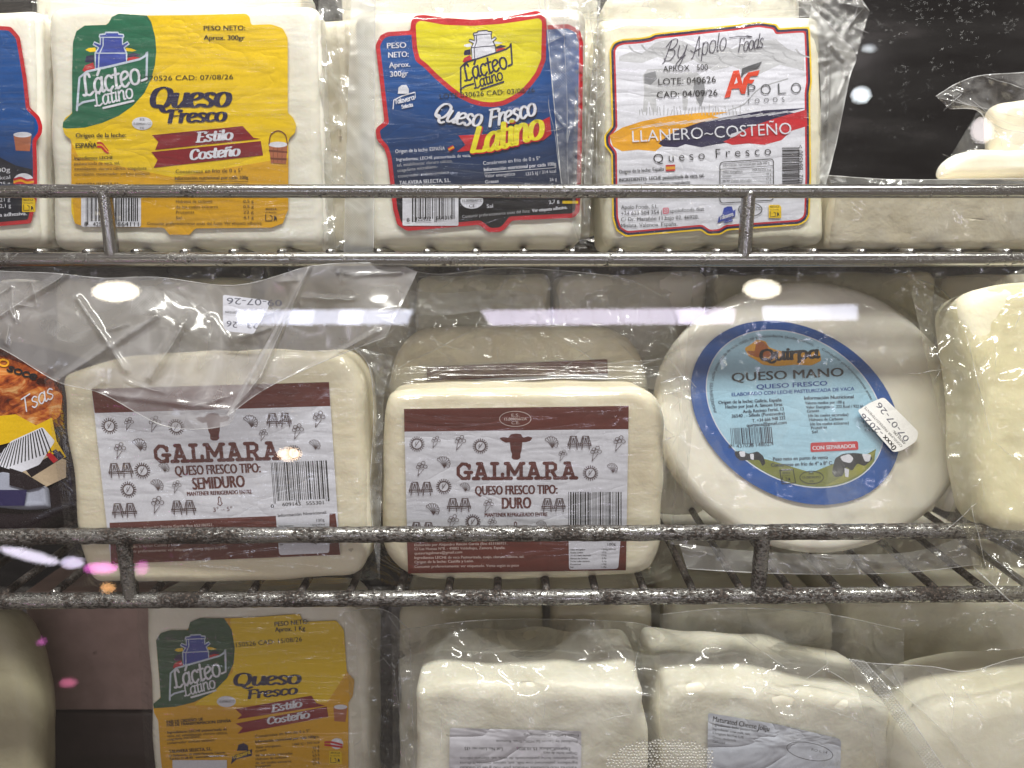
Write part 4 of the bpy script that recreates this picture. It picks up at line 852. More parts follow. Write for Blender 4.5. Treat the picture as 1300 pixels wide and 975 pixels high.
# ------------------------------------------------------------------ MIDDLE ROW
# Galmara design space: 1068 x 783 units, shared by both labels
def galmara(face, root, M, kind, corners, LD=.0012):
    plate = [M(*c) for c in corners]
    lb = label_plate(face, plate, W, root, LD)
    p = Print(face, LD + 1e-5, M); le = Print(face, LD + 6e-5, M); ic = Print(face, LD + 4e-5, M)
    p.P([corners[0], corners[1], (1117, 243), (50, 255)], BRN); yb = 762 if kind == 'DURO' else 742
    p.P([(62, yb + 4), (1108, yb - 12), corners[2], corners[3]], BRN)
    PALE = paper((206, 186, 182)); INKB = paper((98, 46, 42)); INK2 = paper((88, 68, 70))
    le.up(4); le.stroke([(578 + 75*cos(a*.2), 194 + 36*sin(a*.2)) for a in range(32)], 1.6, 1.6, PALE, False)
    le.T('E.S.', 560, 184, 598, 183, 15, PALE, .005); le.T('15.009056/ZA', 526, 202, 632, 200, 14, PALE, .02); le.T('C.E.', 560, 220, 598, 219, 15, PALE, .005)
    ic.P([(503, 286), (520, 280), (545, 284), (556, 268), (580, 264), (606, 267), (616, 284), (640, 277), (661, 284), (648, 300), (624, 306), (612, 304), (608, 345), (602, 362), (603, 380), (590, 389), (570, 388), (560, 380), (563, 362), (556, 345), (552, 305), (534, 308), (514, 298)], INKB, 5)
    le.S('GALMARA', 298, 480, 866, 476, 76, (8.6, 8.2), INKB, 0, 0, SLAB, gap=.06)
    qy = 0 if kind == 'DURO' else -14
    le.T('QUESO FRESCO TIPO:', 386, 556 + qy, 776, 550 + qy, 45, INKB, .028)
    if kind == 'DURO': le.T('DURO', 514, 622, 650, 619, 56, INKB, .03)
    else: le.T('SEMIDURO', 460, 607, 698, 600, 56, INKB, .03)
    o_ = 0 if kind == 'DURO' else -26; ty_ = 0 if kind == 'DURO' else -42
    le.T('MANTENER REFRIGERADO ENTRE', 432, 660 + o_, 730, 657 + o_, 19, INKB, .03)
    if kind != 'DURO': le.T('3° – 5°', 546, 709, 634, 706, 20, INKB)
    ic.up(3); ic.stroke([(a_, b_ + ty_) for a_, b_ in ((578, 684), (574, 690), (574, 708), (569, 716), (580, 724), (590, 714), (585, 706), (585, 690), (578, 684))], 2.2, 2.2, INKB, False); ic.up(3)
    def sun(x, y, r=24):
        ic.up(3); ic.stroke([(x + r*cos(a*.35), y + r*sin(a*.35)) for a in range(19)], 2.2, 2.2, INK2, False)
        for a in range(20): c, s_ = cos(a*pi/10), sin(a*pi/10); ic.stroke([(x + c*(r + 2), y + s_*(r + 2)), (x + c*(r + 11), y + s_*(r + 11))], 2.2, 2.2, INK2, False, lvl=a)
        ic.stroke([(x - 9, y + 12), (x + 9, y - 13)], 1.4, 1.4, INK2, False); ic.stroke([(x - 4, y - 10), (x - 8, y), (x, y + 4)], 1.2, 1.2, INK2, False, lvl=4)
    def shell(x, y, s_=1.0):
        ic.up(3)
        for a in range(9):
            t = R(-150 + a*24); x2, y2 = x + 32*s_*cos(t), y + 30*s_*sin(t); ic.stroke([(x + 6*s_, y + 22*s_), ((x + x2)/2 + 2, (y + y2)/2 + 4), (x2, y2)], 1.2*s_, 1.2*s_, INK2, lvl=a)
            t2 = R(-138 + a*24)
            ic.stroke([(x2, y2), (x + 35*s_*cos(t2), y + 33*s_*sin(t2)), (x + 32*s_*cos(R(-126 + a*24)), y + 30*s_*sin(R(-126 + a*24)))], 1.2*s_, 1.2*s_, INK2, lvl=a + 3) if a < 8 else None
    def flower(x, y, s_=1.0):
        ic.up(3)
        for a, (dx, dy) in enumerate(((-10, -16), (8, -24), (18, -6), (0, -8), (-16, -4))):
            ic.stroke([(x + (dx + 9*cos(q*.9))*s_, y + (dy + 8*sin(q*.9))*s_) for q in range(8)], 1.2*s_, 1.2*s_, INK2, True, lvl=a)
        ic.stroke([(x - 18*s_, y + 38*s_), (x - 12*s_, y + 2*s_), (x + 10*s_, y + 6*s_), (x - 18*s_, y + 38*s_)], 1.3*s_, 1.3*s_, INK2, False, lvl=6)
    def bridge(x, y):
        ic.up(3)
        for dx in (-29, 29):
            for k, (a, b_) in enumerate((((-26, 18), (-14, -28)), ((26, 18), (14, -28)), ((-14, -28), (14, -28)), ((-10, -26), (-18, 34)), ((10, -26), (18, 34)), ((-6, 2), (0, -20)), ((6, 2), (0, -20)))):
                ic.stroke([(x + dx + a[0], y + a[1]), (x + dx + b_[0], y + b_[1])], 2.0, 2.0, INK2, False, lvl=k)
        ic.up(); ic.stroke([(x - 56, y + 10), (x + 56, y + 8)], 2.6, 2.6, INK2, False, lvl=7); ic.stroke([(x - 56, y + 18), (x + 56, y + 16)], 1.4, 1.4, INK2, False, lvl=2)
    for x, y in ((110, 314), (412, 324), (936, 452), (238, 516), (376, 684) if kind == 'DURO' else (165, 600)): sun(x, y)
    for x, y, q in ((748, 310, 1), (234, 405, 1), (1038, 432, .8), (336, 522, .75), (182, 628, 1), (700, 705, .8)) if kind == 'DURO' else ((748, 310, 1), (234, 405, 1), (1032, 420, .8), (336, 508, .75), (296, 586, .9)): shell(x, y, q)
    for x, y, q in ((200, 302, .8), (316, 305, 1), (804, 366, .75), (1074, 308, 1.05), (962, 356, 1), (132, 428, 1), (450, 605, .9), (282, 682, 1), (468, 690, .8)) if kind == 'DURO' else ((200, 302, .8), (316, 305, 1), (804, 366, .75), (1062, 298, 1.05), (962, 352, 1), (146, 420, 1), (388, 590, .8), (292, 668, 1.1)): flower(x, y, q)
    for x, y in ((884, 305), (128, 524), (310, 602), (760, 602), (136, 716)) if kind == 'DURO' else ((880, 300), (140, 510), (136, 690), (410, 684)): bridge(x, y)
    bc = Print(face, LD + 5e-5, M)
    if kind == 'DURO': bc.R(826, 540, 1092, 745, W); bc.bars(830, 542, 1088, 740, K, 21, n=46)
    else:
        bc.R(822, 490, 1108, 700, W); bc.bars(828, 494, 1088, 668, K, 22, slant=-.02, n=46, digits=True, dh=16)
        bc.T('0', 812, 698, 826, 698, 17, K, .02); bc.T('609143', 866, 692, 950, 690, 17, K, .02); bc.T('555301', 976, 689, 1056, 687, 17, K, .02)
    lines = ('Elaborado por Alejandro Rincón García (fine 653186921.', 'C/ Las Huesas Nº8. - 49882 Valdefinjas, Zamora. España.', 'queseriagalmara@gmail.com', 'Ingredientes LECHE de vaca Pasteurizada, cuajo, cloruro cálcico, sal.', 'Origen de la leche: Castilla y León.', 'Consumir preferentemente: ver etiquetado. Venta según su peso')
    for i, (s_, x1) in enumerate(zip(lines, (540, 530, 325, 620, 380, 595))):
        y = yb + 38 + i*21; le.T(s_, 98, y - (2 if i else 0), x1, y - 8, 13, PALE, .008)
    x0, x1 = (832, 1072); ty = 748 if kind == 'DURO' else 716
    p.P([(x0, ty), (x1 + 10, ty - 12), (x1 - 4, 908), (x0 + 2, 912)], W, 14)
    le.T('Información Nutricional:', x0 + 10, ty + 24, x1 - 4, ty + 14, 14, K, .008); le.T('100g', 1018, ty + 50, 1056, ty + 47, 13, K)
    for i, wd in enumerate((70, 60, 98, 84, 92, 50, 14)):
        y = ty + 72 + i*14 - (0 if kind == 'DURO' else 4)
        if y < 905: le.T(('Valor energético', 'Grasas totales', 'De las cuales saturadas', 'Hidratos de Carbono', 'De los cuales azúcares', 'Proteínas', 'Sal')[i], x0 + 8, y, x0 + 8 + wd, y - 1, 7.5, K, .01); le.T(('1.500g/387kcal', '29,5g', '19,4g', '2,5g', '2,1g', '14g', '1,8g')[i], 990, y - 1, 990 + (66 if i == 0 else 22), y - 2, 7.5, K)
    p.build('artwork', lb); le.build('lettering', lb); ic.build('icons', lb); bc.build('barcode', lb)
    return lb
GAL = 'brown-labelled vacuum packed cheeses'
# front, right: duro
B1 = Face(0, .392, -.2075, 6)
dp = pack('cheese_pack', B1, (660, 742), 'thick ivory cheese with brown-banded cow-head label reading DURO', 'cheese', GAL)
slab(B1, roundpoly([(486, 520, 26), (492, 499, 12), (520, 495), (660, 492), (812, 493), (832, 503, 14), (846, 535, 22), (842, 690, 16), (826, 731, 24), (660, 742), (515, 737, 30), (482, 700, 20)], 20), 'cheese', CH_YEL, dp, .052, .0075, .0011, 35, 31)
M1 = lambda x, y: (500 + x/3.75, 480 + y/3.75)
galmara(B1, dp, M1, 'DURO', [(48, 147), (1118, 132), (1105, 915), (68, 930)])
sheet(B1, [(470, 470), (560, 462), (680, 458), (800, 462), (866, 476)], [(470, 742), (560, 746), (680, 748), (800, 746), (852, 735)], 'vacuum_film', FILM_V, dp, 90, 60, hug=hugof(roundpoly([(486, 520, 26), (492, 499, 12), (520, 495), (660, 492), (812, 493), (832, 503, 14), (846, 535, 22), (842, 690, 16), (826, 731, 24), (660, 742), (515, 737, 30), (482, 700, 20)], 20), .0075), amp=.0003, freq=26, seed=31)
# crumpled bag top rising behind the duro block
sheet(Face(0, .43, -.2075, 10), [(440, 352), (500, 342), (560, 348), (640, 340), (740, 346), (800, 356), (850, 380)], [(482, 500), (540, 486), (600, 480), (660, 482), (740, 480), (810, 490), (878, 510)], 'bag_top', FILM_CLR, dp, 110, 60,
      [(450, 350, .0), (640, 350, -.004), (850, 380, 0), (500, 490, .012), (640, 480, .006), (800, 485, .012), (876, 500, .012)],
      [(636, 470, 655, 483, 4, .005), (630, 440, 636, 470, 4, .004), (500, 470, 600, 420, 6, .004), (600, 420, 650, 345, 7, .005), (460, 455, 530, 390, 6, .004), (530, 390, 585, 345, 7, .004), (840, 440, 876, 492, 6, .004), (700, 420, 760, 462, 6, .003), (660, 350, 700, 420, 6, .003), (760, 462, 860, 455, 5, .003), (455, 400, 500, 470, 6, .003), (800, 470, 870, 440, 5, .003)], amp=.0022, freq=42, seed=32, auto=26, rim='t')
sheet(Face(0, .43, -.2075, 10), [(505, 366), (560, 372), (640, 368), (690, 376)], [(512, 398), (566, 400), (640, 392), (688, 400)], 'seal_strip', FILM_SEAL2, dp, 50, 12, [(520, 380, .006), (690, 380, .006)], amp=.0015, freq=60, seed=33)
sheet(B1, [(838, 486), (868, 478), (884, 492)], [(846, 560), (862, 600), (870, 640)], 'side_crumple', FILM_CLR, dp, 16, 40, [(840, 490, .001), (884, 492, .006), (850, 600, -.004), (870, 640, -.008)], [(845, 500, 884, 492, 4, .003), (850, 520, 884, 492, 4, .002)], amp=.002, freq=90, seed=34, auto=9, rim='t')
# behind it
B2 = Face(0, .452, -.2075, 8)
rp = pack('cheese_pack', B2, (660, 700), 'ivory cheese block mostly hidden behind the DURO one, only its dark brown label band showing', 'cheese', GAL)
slab(B2, roundpoly([(492, 470, 40), (520, 418, 40), (640, 412), (790, 416, 40), (826, 470, 30), (826, 680), (500, 680)], 30), 'cheese', CH_YEL, rp, .045, .008, .001, 35, 35)
gl_ = label_plate(B2, [(541.7, 466), (771, 456), (775, 640), (545, 640)], W, rp, .0012)
p = Print(B2, .0012 + 1e-5); p.P([(541.7, 466), (771, 456), (772, 474), (542, 484)], BRN); p.build('artwork', gl_)
# left: semiduro
B3 = Face(0, .386, -.2075, 9, 3)
sp = pack('cheese_pack', B3, (280, 740), 'ivory cheese block with brown-banded label reading SEMIDURO under a loose bag flap', 'cheese', GAL)
slab(B3, roundpoly([(72, 476, 12), (160, 452), (300, 446), (440, 446, 20), (462, 480, 14), (470, 700, 20), (455, 735, 20), (300, 742), (115, 742, 14), (97, 690, 4)], 14), 'cheese', CH_YEL, sp, .05, .006, .0012, 35, 36)
def M3(x, y):
    u = (x - 48)/1070; v_ = (y - 147)/783 + (u*.012)
    tl, tr, bl_, br = Vector((116.3, 493.8)), Vector((417.7, 486)), Vector((141, 716)), Vector((432, 705))
    q = (tl*(1 - u) + tr*u)*(1 - v_) + (bl_*(1 - u) + br*u)*v_; return (q.x, q.y)
galmara(B3, sp, M3, 'SEMIDURO', [(48, 147), (1118, 134), (1118, 918), (48, 930)])
sheet(B3, [(56, 480), (160, 440), (300, 432), (480, 440)], [(92, 744), (200, 748), (340, 748), (482, 735)], 'vacuum_film', FILM_V, sp, 80, 60, hug=hugof(roundpoly([(72, 476, 12), (160, 452), (300, 446), (440, 446, 20), (462, 480, 14), (470, 700, 20), (455, 735, 20), (300, 742), (115, 742, 14), (97, 690, 4)], 14), .006), amp=.0004, freq=26, seed=36)
sheet(B3, [(448, 440), (470, 470), (474, 540), (470, 620), (476, 700)], [(500, 452), (488, 500), (486, 560), (484, 640), (482, 738)], 'side_flange', FILM_FL, sp, 60, 14, [(450, 500, -.004), (490, 500, -.016), (470, 700, -.006)], amp=.002, freq=80, seed=37, auto=5, rim='t')
# the big loose flap
sheet(B3, [(-70, 338), (0, 344), (70, 347), (130, 353), (200, 352), (300, 362), (392, 338)], [(-70, 420), (0, 442), (72, 484), (130, 500), (210, 541), (284, 541), (300, 520)], 'bag_flap', FILM_BAG, sp, 130, 70,
      [(0, 345, -.010), (0, 440, .004), (130, 350, -.014), (72, 484, .006), (250, 360, -.010), (210, 540, .012), (285, 541, .014), (390, 340, .004), (200, 440, .003)],
      [(72, 484, 200, 400, 8, .003), (300, 515, 392, 338, 5, .003), (0, 400, 80, 350, 8, .003), (190, 480, 240, 400, 9, .005), (130, 500, 290, 520, 6, .002), (100, 380, 160, 470, 8, .003)], amp=.0011, freq=15, seed=38, auto=16, rim='tb')
sheet(B3, [(392, 338), (440, 334), (500, 336), (530, 345)], [(286, 530), (340, 492), (420, 455), (490, 428)], 'bag_fold', FILM_BAG, sp, 60, 60,
      [(390, 340, .008), (500, 340, -.010), (290, 525, .016), (480, 430, .004)], [(288, 528, 330, 480, 5, .003), (330, 480, 392, 340, 5, .004), (288, 528, 480, 420, 6, .003)], amp=.0009, freq=15, seed=39, auto=8, rim='tb')
sheet(B3, [(168, 362), (206, 366), (250, 386), (276, 404)], [(166, 398), (204, 404), (240, 420), (266, 432)], 'seal_strip', FILM_SEAL2, sp, 40, 16, [(200, 380, .0045), (270, 410, .006)], amp=.001, freq=50, seed=40)
# upside-down date sticker on the flap
st = label_plate(B3, roundpoly([(283, 374, 3), (345, 382, 8), (322, 424, 3), (283, 420, 10)], 4, 4), W, sp, .0105, 'date_sticker')
lett = Print(B3, .0105 + 1e-5); T = lett.T; PEN = paper((90, 92, 110))
T('09-07-26', 358, 381, 288, 378, 8.5, PEN, .0); T('preferentemente antes', 348, 398, 286, 395, 4, K); T('23', 328, 410, 314, 409, 8, PEN); T('26', 302, 409, 288, 407, 8, PEN); lett.build('lettering', st)

# round queso mano
B4 = Face(0, .408, -.2075, 17, 0)
qm = pack('round_cheese', B4, (1040, 700), 'large round white cheese with circular blue-rimmed label reading QUESO MANO', 'cheese')
def ell(cx, cy, a, b_, sk, n=64, f=1.0): return [(cx + a*f*cos(2*pi*i/n), cy + sk*f*cos(2*pi*i/n) + b_*f*sin(2*pi*i/n)) for i in range(n)]
wh = []
for x, y in ell(1033, 530, 199, 174, 12, 60): wh.append((x, y))
slab(B4, wh, 'cheese', CH_MANO, qm, .020, .008, .0012, 20, 41, step=.006)
ql = label_plate(B4, ell(1009.8, 524, 133, 113, 30), paper((0, 80, 164)), qm, .0012)
p = Print(B4, .0012 + 1e-5); p.P(ell(1009.5, 519, 113.5, 97, 27), W); p.P(ell(1009.5, 519, 112.3, 95.8, 27), LB)
MEA = paper((122, 128, 50)); MEA2 = paper((150, 150, 60))
arcb = [(x, y) for x, y in ell(1009.5, 519, 112, 95.4, 27, 96)]
low = [q for q in arcb if q[1] > 570 and (q[0] < 1112)]
low = sorted(low, key=lambda q: q[0]); hill = [(1112, 570), (1100, 577), (1085, 582), (1070, 585), (1055, 590), (1040, 596), (1030, 600), (1020, 597), (1000, 591), (980, 585), (960, 580), (945, 577), (930, 572), (924, 571)]
p.P(low + hill, MEA)
p.P([(1112, 572), (1095, 600), (1070, 612), (1045, 618), (1060, 610), (1080, 598), (1098, 580)], MEA2)
BK = paper((22, 24, 34))
p.P([(932, 574), (940, 572), (950, 576), (962, 573), (969, 579), (972, 588), (968, 592), (964, 584), (950, 584), (940, 585), (934, 580)], BK, 2); p.P([(938, 573), (946, 573), (946, 580), (940, 580)], W, 2); p.P([(952, 576), (957, 576), (957, 584), (953, 583)], W, 1.5)
p.P([(1056, 600), (1060, 582), (1070, 576), (1085, 575), (1104, 577), (1108, 582), (1098, 592), (1088, 588), (1082, 598), (1074, 592), (1070, 604), (1060, 606)], BK, 3); p.P([(1066, 580), (1078, 576), (1084, 582), (1080, 588), (1070, 586)], W, 3); p.P([(1094, 576), (1106, 577), (1104, 586), (1098, 586)], W, 2); p.P([(1072, 594), (1078, 596), (1077, 606), (1073, 605)], W, 1)
lett = Print(B4, .0012 + 1.6e-4); T = lett.T
GO = paper((236, 170, 30)); HAT = paper((176, 96, 36))
lett.P([(945, 442), (955, 436), (960, 431), (972, 433), (976, 441), (988, 445), (1010, 449), (1040, 444), (1043, 458), (1030, 464), (1010, 463), (985, 465), (968, 463), (960, 457), (950, 452)], GO, 3)
lett.P([(948, 445), (958, 446), (960, 435), (968, 433), (974, 438), (976, 444), (984, 447), (978, 453), (962, 454), (951, 450)], HAT, 2)
lett.S('Quirpa', 965, 458, 1038, 454, 13.5, (2.3, 1.5), K, .05, .10)
T('QUESO MANO', 929, 484.5, 1070.5, 477.5, 11.5, K, .022); T('QUESO FRESCO', 960.5, 494, 1050, 489, 6, paper((22, 70, 150)), .03); T('ELABORADO CON LECHE PASTEURIZADA DE VACA', 929, 503, 1084.5, 495.5, 4.6, paper((22, 70, 150)), .012)
LN = paper((40, 52, 74))
for i, (s_, x0, x1) in enumerate((('Origen de la leche: Galicia, España', 912, 992), ('Hecho por José A. Simoes Eiras', 921, 993), ('Avda Recinto Ferial, 13', 943, 995), ('36540 . - Silleda (Pontevedra)', 929, 996), ('T. +34 666 948 232', 955, 997), ('quirpaca@gmail.com', 948, 998.5))):
    T(s_, x0, 513 + i*5.8, x1, 509.5 + i*5.7, 4.4, LN, .02)
T('Información Nutricional', 1021, 507.5, 1083.5, 505.5, 4.6, LN, .03)
for i, (s_, wd, b_) in enumerate((('Valores medios por 100 g', 50, ''), ('Valor Energético:  222 Kcal / 922 kJ', 72, ''), ('Grasas', 15, '16,4 g'), ('(de las cuales saturadas)', 51, '9,9 g'), ('Hidratos de Carbono', 43, '2,9 g'), ('(de los cuales azúcares)', 49, '1,8 g'), ('Proteínas', 20, '15,9 g'), ('Sal', 7, '1,6 g'))):
    T(s_, 1022 + i*1.3, 513.4 + i*5.3, 1022 + i*1.3 + wd, 512 + i*5.3, 3.9, LN, .015)
    if b_: T(b_, 1091 + i*1, 510.5 + i*5.3, 1103 + i*1, 510 + i*5.3, 3.4, LN)
lett.arc('INGREDIENTES: Leche pasteurizada de vaca, cuajo, sal y antioxidante (ácido cítrico).  -  Consumir preferentemente antes de: /L:', 1009.5, 520, 104.5, 88.5, -18, 166, 4.2, LN, .004, .24)
lett.P([(1029, 562), (1089, 560), (1090, 571), (1029, 574)], RED, 2.5); lett.up(); T('CON SEPARADOR', 1031.5, 571.3, 1086, 568.5, 5.2, W, .02)
T('Peso neto en punto de venta', 981.5, 585, 1051, 582.5, 4.8, LN, .015); T('Conservese en frío de 4º a 8º C', 979, 592.5, 1056, 589.8, 4.8, LN, .015)
rr = [(990, 597), (1007, 596), (1010, 613), (993, 614)]; lett.up(3); lett.stroke(rr + [rr[0]], .6, .6, K, False); recycle(lett, 992, 598, .8, None, K)
lett.stroke([(1030.5 + 15*cos(a*.3), 606 + 8*sin(a*.3)) for a in range(22)], .4, .4, K, False, lvl=4); T('ES', 1027, 602, 1033, 602, 2.6, K); T('15.08040/PO', 1019, 607.5, 1042, 607, 3.2, K); T('CE', 1028, 612, 1033, 612, 2.6, K)
bc = Print(B4, .0012 + 1.2e-4, lambda x, y: (x + (y - 540)*.10, y)); bc.bars(926.5, 543.5, 980, 564, LN, 31, slant=-.03, n=40, digits=True, dh=4)
T('8', 925, 569, 929, 569, 5, LN); T('437028', 935, 568.5, 957, 567, 5, LN); T('148027', 960, 567, 981, 565.5, 5, LN)
p.build('artwork', ql); lett.build('lettering', ql); bc.build('barcode', ql)
ds = label_plate(B4, roundpoly([(1089, 521), (1105, 511, 3), (1122, 504, 4), (1166, 548, 4), (1164, 560, 6), (1145, 572, 5), (1134, 574, 3), (1095, 530, 3)], 2, 3), paper((246, 246, 248), .6, .1), qm, .0046, 'date_sticker')
lett = Print(B4, .0046 + 1e-5); T = lett.T
T('07-07-26', 1155, 557, 1117, 510, 8, PEN); T('ANTES DEL:', 1150, 562.5, 1135, 546, 3.2, K, .02); T('CONSUMIR PREFERENTEMENTE', 1146, 566, 1099, 516, 3.2, K); T('-2026', 1122, 549, 1096, 524, 7.5, PEN); T('0xxx', 1139, 568, 1124, 552, 7.5, K, .02); lett.build('lettering', ds)
sheet(B4, [(880, 350), (960, 345), (1060, 345), (1150, 352), (1225, 400)], [(850, 690), (940, 712), (1060, 716), (1160, 712), (1234, 690)], 'bag_film', FILM_CLR, qm, 90, 80, hug=hugof(wh, .008), amp=.0008, freq=22, seed=41)
sheet(B4, [(1160, 352), (1200, 372), (1236, 430), (1246, 540), (1232, 640), (1214, 700)], [(1128, 378), (1180, 420), (1214, 470), (1224, 545), (1216, 620), (1190, 690)], 'bag_edge', FILM_YEL, qm, 80, 16, [(1180, 380, -.008), (1246, 540, -.012), (1220, 560, -.004), (1200, 690, -.004)], [(1190, 400, 1234, 540, 5, .003), (1234, 540, 1205, 690, 5, .003)], amp=.0016, freq=50, seed=42, auto=6, rim='t')

sheet(B4, [(862, 690), (960, 700), (1060, 704), (1160, 700), (1236, 676)], [(872, 722), (960, 727), (1060, 729), (1160, 726), (1244, 716)], 'bag_bottom', FILM_MID, qm, 70, 10, [(870, 700, .010), (1060, 700, .012), (1240, 700, .010)], amp=.0016, freq=40, seed=43, auto=6, rim='b')
# buttery cheese in bag, right end
B5 = Face(0, .392, -.2075, 16, -6)
bc5 = pack('bagged_cheese', B5, (1280, 700), 'pale yellow cheese in a clear bag drooping over the rusty rail, right edge', 'cheese')
slab(B5, roundpoly([(1216, 372, 30), (1290, 352, 30), (1480, 346), (1480, 700), (1248, 672, 30), (1236, 520, 60)], 30), 'cheese', CH_BUT, bc5, .04, .010, .0025, 25, 51)
sheet(B5, [(1150, 340), (1200, 380), (1240, 374), (1310, 338), (1440, 330)], [(1236, 720), (1262, 744), (1290, 768), (1330, 780), (1440, 780)], 'bag_film', FILM_YEL, bc5, 70, 90, [(1190, 370, -.01), (1240, 500, .001), (1300, 500, .006), (1400, 500, .008), (1245, 700, .004), (1290, 760, .014), (1350, 760, .016), (1300, 620, .008)],
      [(1225, 420, 1260, 560, 8, .005), (1260, 560, 1300, 590, 6, .004), (1250, 700, 1300, 740, 6, .003), (1232, 640, 1252, 720, 5, .003)], amp=.0022, freq=34, seed=51, auto=14, rim='b')

# rear-row plain blocks of the middle rack
B6 = Face(0, .50, -.2075, 5)
REAR = 'plain cheeses in the rear row of the middle rack'
for k, (x0, x1, yt, lab) in enumerate(((-150, 58, 360, 'plain cheese block in shadow behind the brown and yellow snack bag'), (66, 322, 356, 'plain ivory cheese block in shadow directly behind the SEMIDURO one'), (330, 520, 350, 'plain ivory cheese block in shadow behind the gap between the brown-labelled ones'), (526, 700, 352, 'plain cheese block in shadow behind the hidden brown-banded one'), (706, 900, 349, 'plain cream cheese block in shadow left behind the big round cheese'), (908, 1190, 350, 'wide cream cheese slab in shadow directly behind the big round cheese'), (1196, 1420, 352, 'plain cheese slab in shadow behind the drooping bagged cheese'))):
    r_ = pack('cheese_block', B6, ((x0 + x1)/2, 640), lab, 'cheese', REAR)
    slab(B6, roundpoly([(x0, yt), (x1, yt - 4), (x1, 655), (x0, 655)], 16), 'cheese', CH_WARM if k % 2 else CH_MANO, r_, .05, .008, .002, 30, 60 + k)
    sheet(B6, [(x0 - 12, yt - 26), ((x0 + x1)/2, yt - 16), (x1 + 12, yt - 24)], [(x0 - 8, 600), ((x0 + x1)/2, 600), (x1 + 8, 600)], 'bag_film', FILM_CLR, r_, 40, 40, [(x0, 500, .002), (x1, 500, .002), ((x0 + x1)/2, 450, .006), (x0, yt - 20, -.006), (x1, yt - 20, -.006)], amp=.0022, freq=40, seed=70 + k)

# snack bag at the left
B7 = Face(0, .42, -.2075, 25, 8)
sn = pack('snack_bag', B7, (20, 690), 'glossy brown and yellow snack bag left of the SEMIDURO cheese', 'snack bag')

def roast(name, cs):
    m, t, o = nt(name); b = N(t, 'ShaderNodeBsdfPrincipled'); L(t, b.outputs[0], o.inputs[0]); v = coord(t, (1, 1, 1.6), (0, .5, 0))
    L(t, ramp(t, tex(t, v, 75, 4, .6, 1.0), [(.3 + .13*i, lin(*c)) for i, c in enumerate(cs)]), b.inputs['Base Color'])
    L(t, bump(t, tex(t, v, 40, 3), .5, .004), b.inputs['Normal']); b.inputs['Roughness'].default_value = .22; return m
SB1 = roast('roast_dark_print', [(50, 18, 12), (120, 48, 22), (176, 92, 40), (214, 168, 110)]); SB2 = roast('roast_print', [(96, 34, 16), (170, 80, 34), (206, 130, 60), (226, 190, 140)]); SB3 = roast('sauce_print', [(26, 10, 8), (70, 24, 14), (104, 40, 20), (150, 90, 50)]); SY = paper((232, 190, 20), .25); SK = paper((30, 22, 28), .25); CRM = paper((196, 176, 150), .3)
slab(B7, roundpoly([(-120, 410), (-20, 420), (110, 455, 20), (128, 560), (120, 650), (30, 690), (-120, 690)], 20), 'pouch', SK, sn, .035, .014, .003, 25, 71)
p = Print(B7, .0006)
p.P([(-100, 436), (0, 440), (66, 478), (78, 500), (80, 540), (40, 550), (-100, 560)], SB3)
p.P([(-60, 470), (0, 452), (30, 462), (60, 478), (56, 484), (20, 496), (-20, 516), (-60, 520)], SB1, 6); p.P([(-40, 480), (0, 466), (30, 474), (20, 484), (-20, 500)], SB2, 6)
p.P([(-60, 530), (0, 505), (40, 488), (68, 480), (70, 498), (30, 516), (0, 536), (-60, 552)], SB1, 6); p.P([(10, 510), (50, 490), (62, 492), (40, 502), (15, 516)], SB2, 4)
p.P([(0, 528), (30, 512), (66, 494), (80, 500), (76, 530), (50, 540), (20, 534)], SB2, 6); p.P([(20, 524), (50, 510), (68, 506), (60, 518), (34, 528)], SB1, 4)
p.P([(-60, 548), (0, 528), (20, 526), (46, 540), (66, 530), (72, 560), (84, 580), (60, 590), (20, 560), (-60, 580)], SY)
p.P([(16, 600), (60, 575), (84, 584), (84, 606), (50, 622), (20, 616)], CRM); p.P([(32, 596), (76, 572), (82, 580), (40, 606)], SK); p.P([(58, 577), (64, 574), (74, 584), (68, 588)], RED); p.P([(66, 573), (71, 570), (80, 581), (75, 584)], NAVY)
p.P([(-10, 588), (14, 560), (54, 542), (70, 560), (50, 590), (26, 600), (0, 592)], W, 3)
p.up()
for k in range(17):
    a = k/16; x = 6 + 46*a; y = 566 - 22*a; p.add([(x, y), (x + 1.5, y - .8), (x - 16 + 30*a, y + 34 - 4*a), (x - 17.6 + 30*a, y + 34.6 - 4*a)], [(0, 3, 2, 1)], K)
lett = Print(B7, .0011); lett.S('Tsas', 30, 524, 68, 505, 18, (.8, .8), W, .3); lett.S('soce', 8, 470, 44, 482, 9, (1.2, 1.2), K, .2); lett.S('o', -4, 462, 8, 466, 12, (1.2, 1.2), GLD, .2)
p.build('artwork', sn); lett.build('lettering', sn)
B8 = Face(0, .392, -.2075, 30, 4)
wl = pack('white_packet', B8, (10, 660), 'small grey packet with dark panel lying before the snack bag, left edge', 'packet')
slab(B8, roundpoly([(-80, 590), (0, 592), (56, 618, 4), (60, 644, 3), (-80, 646)], 5), 'pouch', paper((150, 154, 172), .3), wl, .02, .004, .002, 40, 72)
p = Print(B8, .0008); p.P([(12, 594), (30, 600), (58, 617), (36, 622), (12, 616)], SK); p.P([(-60, 622), (34, 622), (31, 642), (-60, 643)], NAVY); p.build('artwork', wl)

# ------------------------------------------------------------------ BOTTOM ROW
C1 = Face(0, .405, -.402, 12)
